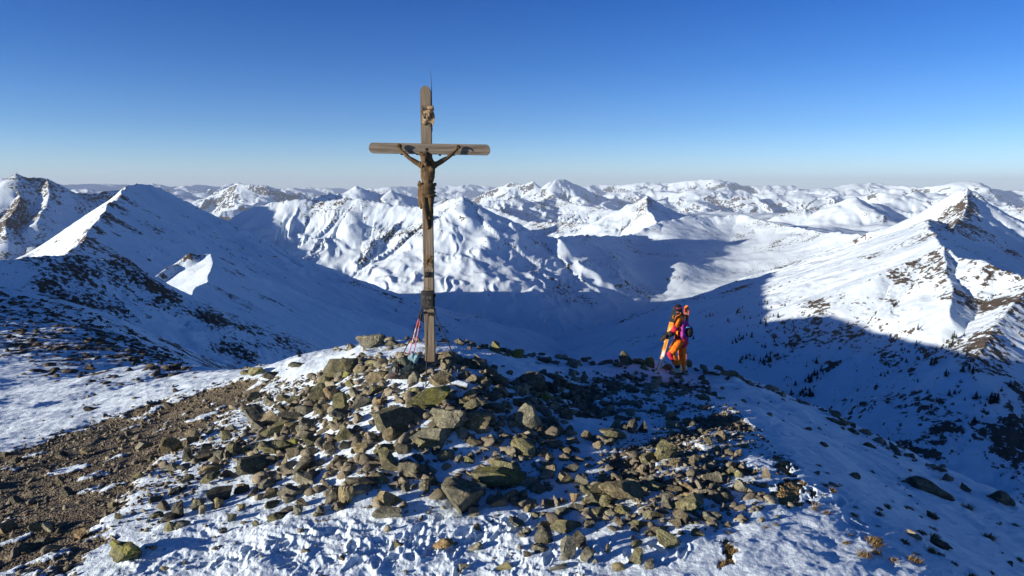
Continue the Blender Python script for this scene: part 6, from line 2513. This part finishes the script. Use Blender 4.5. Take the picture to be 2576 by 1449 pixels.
def build_tufts():
    straw = mat_simple("dry straw", (0.20, 0.14, 0.055), 0.9, 0.4, 20, 0.2)
    rg = random.Random(33)
    spots = [(2192, 1382, .16, "golden dry grass tuft catching the sun on the right snow slope"), (2170, 1412, .15, "golden dry grass tuft just in front of the sunlit tuft on the right slope"), (2292, 1428, .15, "dry grass tuft at the bottom edge on the right snow slope"),
             (2430, 1290, .20, "shaded dry grass tuft high on the right snow slope"), (2484, 1356, .18, "dark grass tuft near the right edge of the shaded slope"), (2335, 1400, .14, "grass tuft left of the big dark rock on the right slope"),
             (2205, 1305, .12, "small grass tuft on the bright snow rim right of the turf patches"), (2090, 1255, .10, "tiny grass tuft beside the right turf patch"), (1828, 1385, .16, "long grass tuft on the side of the snow hump at the bottom"), (1812, 1432, .15, "lowest grass tuft below the snow hump"), (1845, 1400, .15, "grass tuft on the right flank of the snow hump"),
             (2580, 1200, .2, "grass tuft beside the dark outcrop at the right edge"), (2050, 1275, .1, "straw tuft at the right end of the turf patch")]
    n_own = len(spots)
    for k in range(46):
        u = rg.random()
        spots.append((1960 + 560 * u + rg.uniform(-90, 90), 1130 + 200 * u + rg.uniform(0, 200), rg.uniform(.05, .12), "small dry grass tuft poking through the snow of the right slope"))
    hits = ground_hits([(a, b) for a, b, _, _ in spots])
    for (px, py, sz, lab), h in zip(spots, hits):
        sz *= .72
        z = float(near_layers(np.array([h[0]], F32), np.array([h[1]], F32))[0][0])
        bm = bmesh.new()
        for k in range(130):
            a = rg.uniform(0, 6.28)
            r = sz * .55 * math.sqrt(rg.random())
            p = Vector((r * math.cos(a), r * math.sin(a), -.02))
            d = Vector((rg.gauss(.55, .5), rg.gauss(-.1, .5), rg.uniform(.25, .9))).normalized()
            l = sz * rg.uniform(.6, 1.2)
            q = p + d * l * .5
            e = p + d * l + Vector((0, 0, -.35 * l * rg.random()))
            s_ = d.cross(Vector((0, 0, 1))).normalized() * .0035
            v = [bm.verts.new(x) for x in (p - s_, p + s_, q + s_, q - s_)]
            t = bm.verts.new(e)
            bm.faces.new(v)
            bm.faces.new((v[3], v[2], t))
        me = bpy.data.meshes.new("grass_tuft")
        bm.to_mesh(me)
        bm.free()
        o = obj("grass_tuft", me, straw, None, (h[0], h[1], z))
        tag(o, lab, "grass tuft", "dry grass tufts on the right slope")
    # dark outcrops on the shaded right slope
    outs = [("H 1180 890 420 190 -22 dark craggy", "broad dark outcrop on the shaded right snow slope"), ("H 1240 1270 160 130 -20 dark craggy", "dark block of rock low on the shaded right slope"), ("H 1185 1050 110 80 -30 dark craggy", "small dark rock above the grass on the right slope"),
            ("H 500 370 170 80 -15 dark craggy", "dark rock on the crest line of the right slope"), ("H 620 430 90 60 -30 dark flat", "flat dark rock below the crest of the right slope"), ("H 740 530 110 60 -20 olive craggy", "olive rock on the shaded slope near the crest"), ("H 905 605 70 50 0 olive blocky", "little olive rock midway along the right crest"),
            ("H 620 770 90 130 -60 dark long", "narrow dark rib beside the sunlit snow knob"), ("H 1700 950 200 160 -35 dark craggy", "dark outcrop at the right edge of the slope"), ("H 240 400 50 30 0 dark round", "small round rock on the upper shaded slope"), ("H 340 300 90 40 -10 dark flat", "low dark rock at the left end of the right crest"), ("H 500 620 80 40 -15 dark flat", "flat dark patch of rock on the upper shaded slope"), ("H 1745 1360 60 40 0 dark round", "lone dark stone at the right edge of the lower slope"), ("H 1420 840 90 70 -40 dark craggy", "dark rock right of the broad outcrop")]
    rows = []
    for t, lab in outs:
        f = t.split()
        ox, oy, k = ZOOM["H"]
        rows.append((ox + float(f[1]) * k, oy + float(f[2]) * k, float(f[3]) * k, float(f[4]) * k, float(f[5]), f[6], f[7], lab))
    hits = ground_hits([(r[0], r[1]) for r in rows])
    rr = random.Random(9)
    for r, h in zip(rows, hits):
        d = ray(r[0], r[1])
        sc = h[1] / d[1]
        L, H = r[2] * sc / FPX, r[3] * sc / FPX
        o = obj("boulder", stone_variant(r[6], r[5], rr.randrange(9)))
        z = float(near_base(np.array([h[0]]), np.array([h[1]]))[0])
        tilt_place(o, h[0], h[1] + .1 * L, z, L, L * .6, max(H * .8, .25 * L), r[4], False, rr)
        o.location.z -= .08 * L
        tag(o, r[7], "rock", "dark outcrops on the right slope")


build_tufts()


def build_far_cross():
    h = mid_hits([(42, 440)])[0]
    if h is None:
        return
    b = Vector((h[0], h[1], h[2]))
    m = mat_simple("dark timber", (0.05, 0.04, 0.03), 0.8)
    r = thing("summit_cross", "tiny distant cross on the far left rocky summit", "cross", b)
    bm = bmesh.new()
    box(bm, b + Vector((-.25, -.25, -2)), b + Vector((.25, .25, 10.5)), .02)
    finish("post", bm, m, r, b)
    bm = bmesh.new()
    box(bm, b + Vector((-2.2, -.2, 7.2)), b + Vector((2.2, .3, 7.7)), .02)
    finish("crossbeam", bm, m, r, b)


build_far_cross()

build_scree()
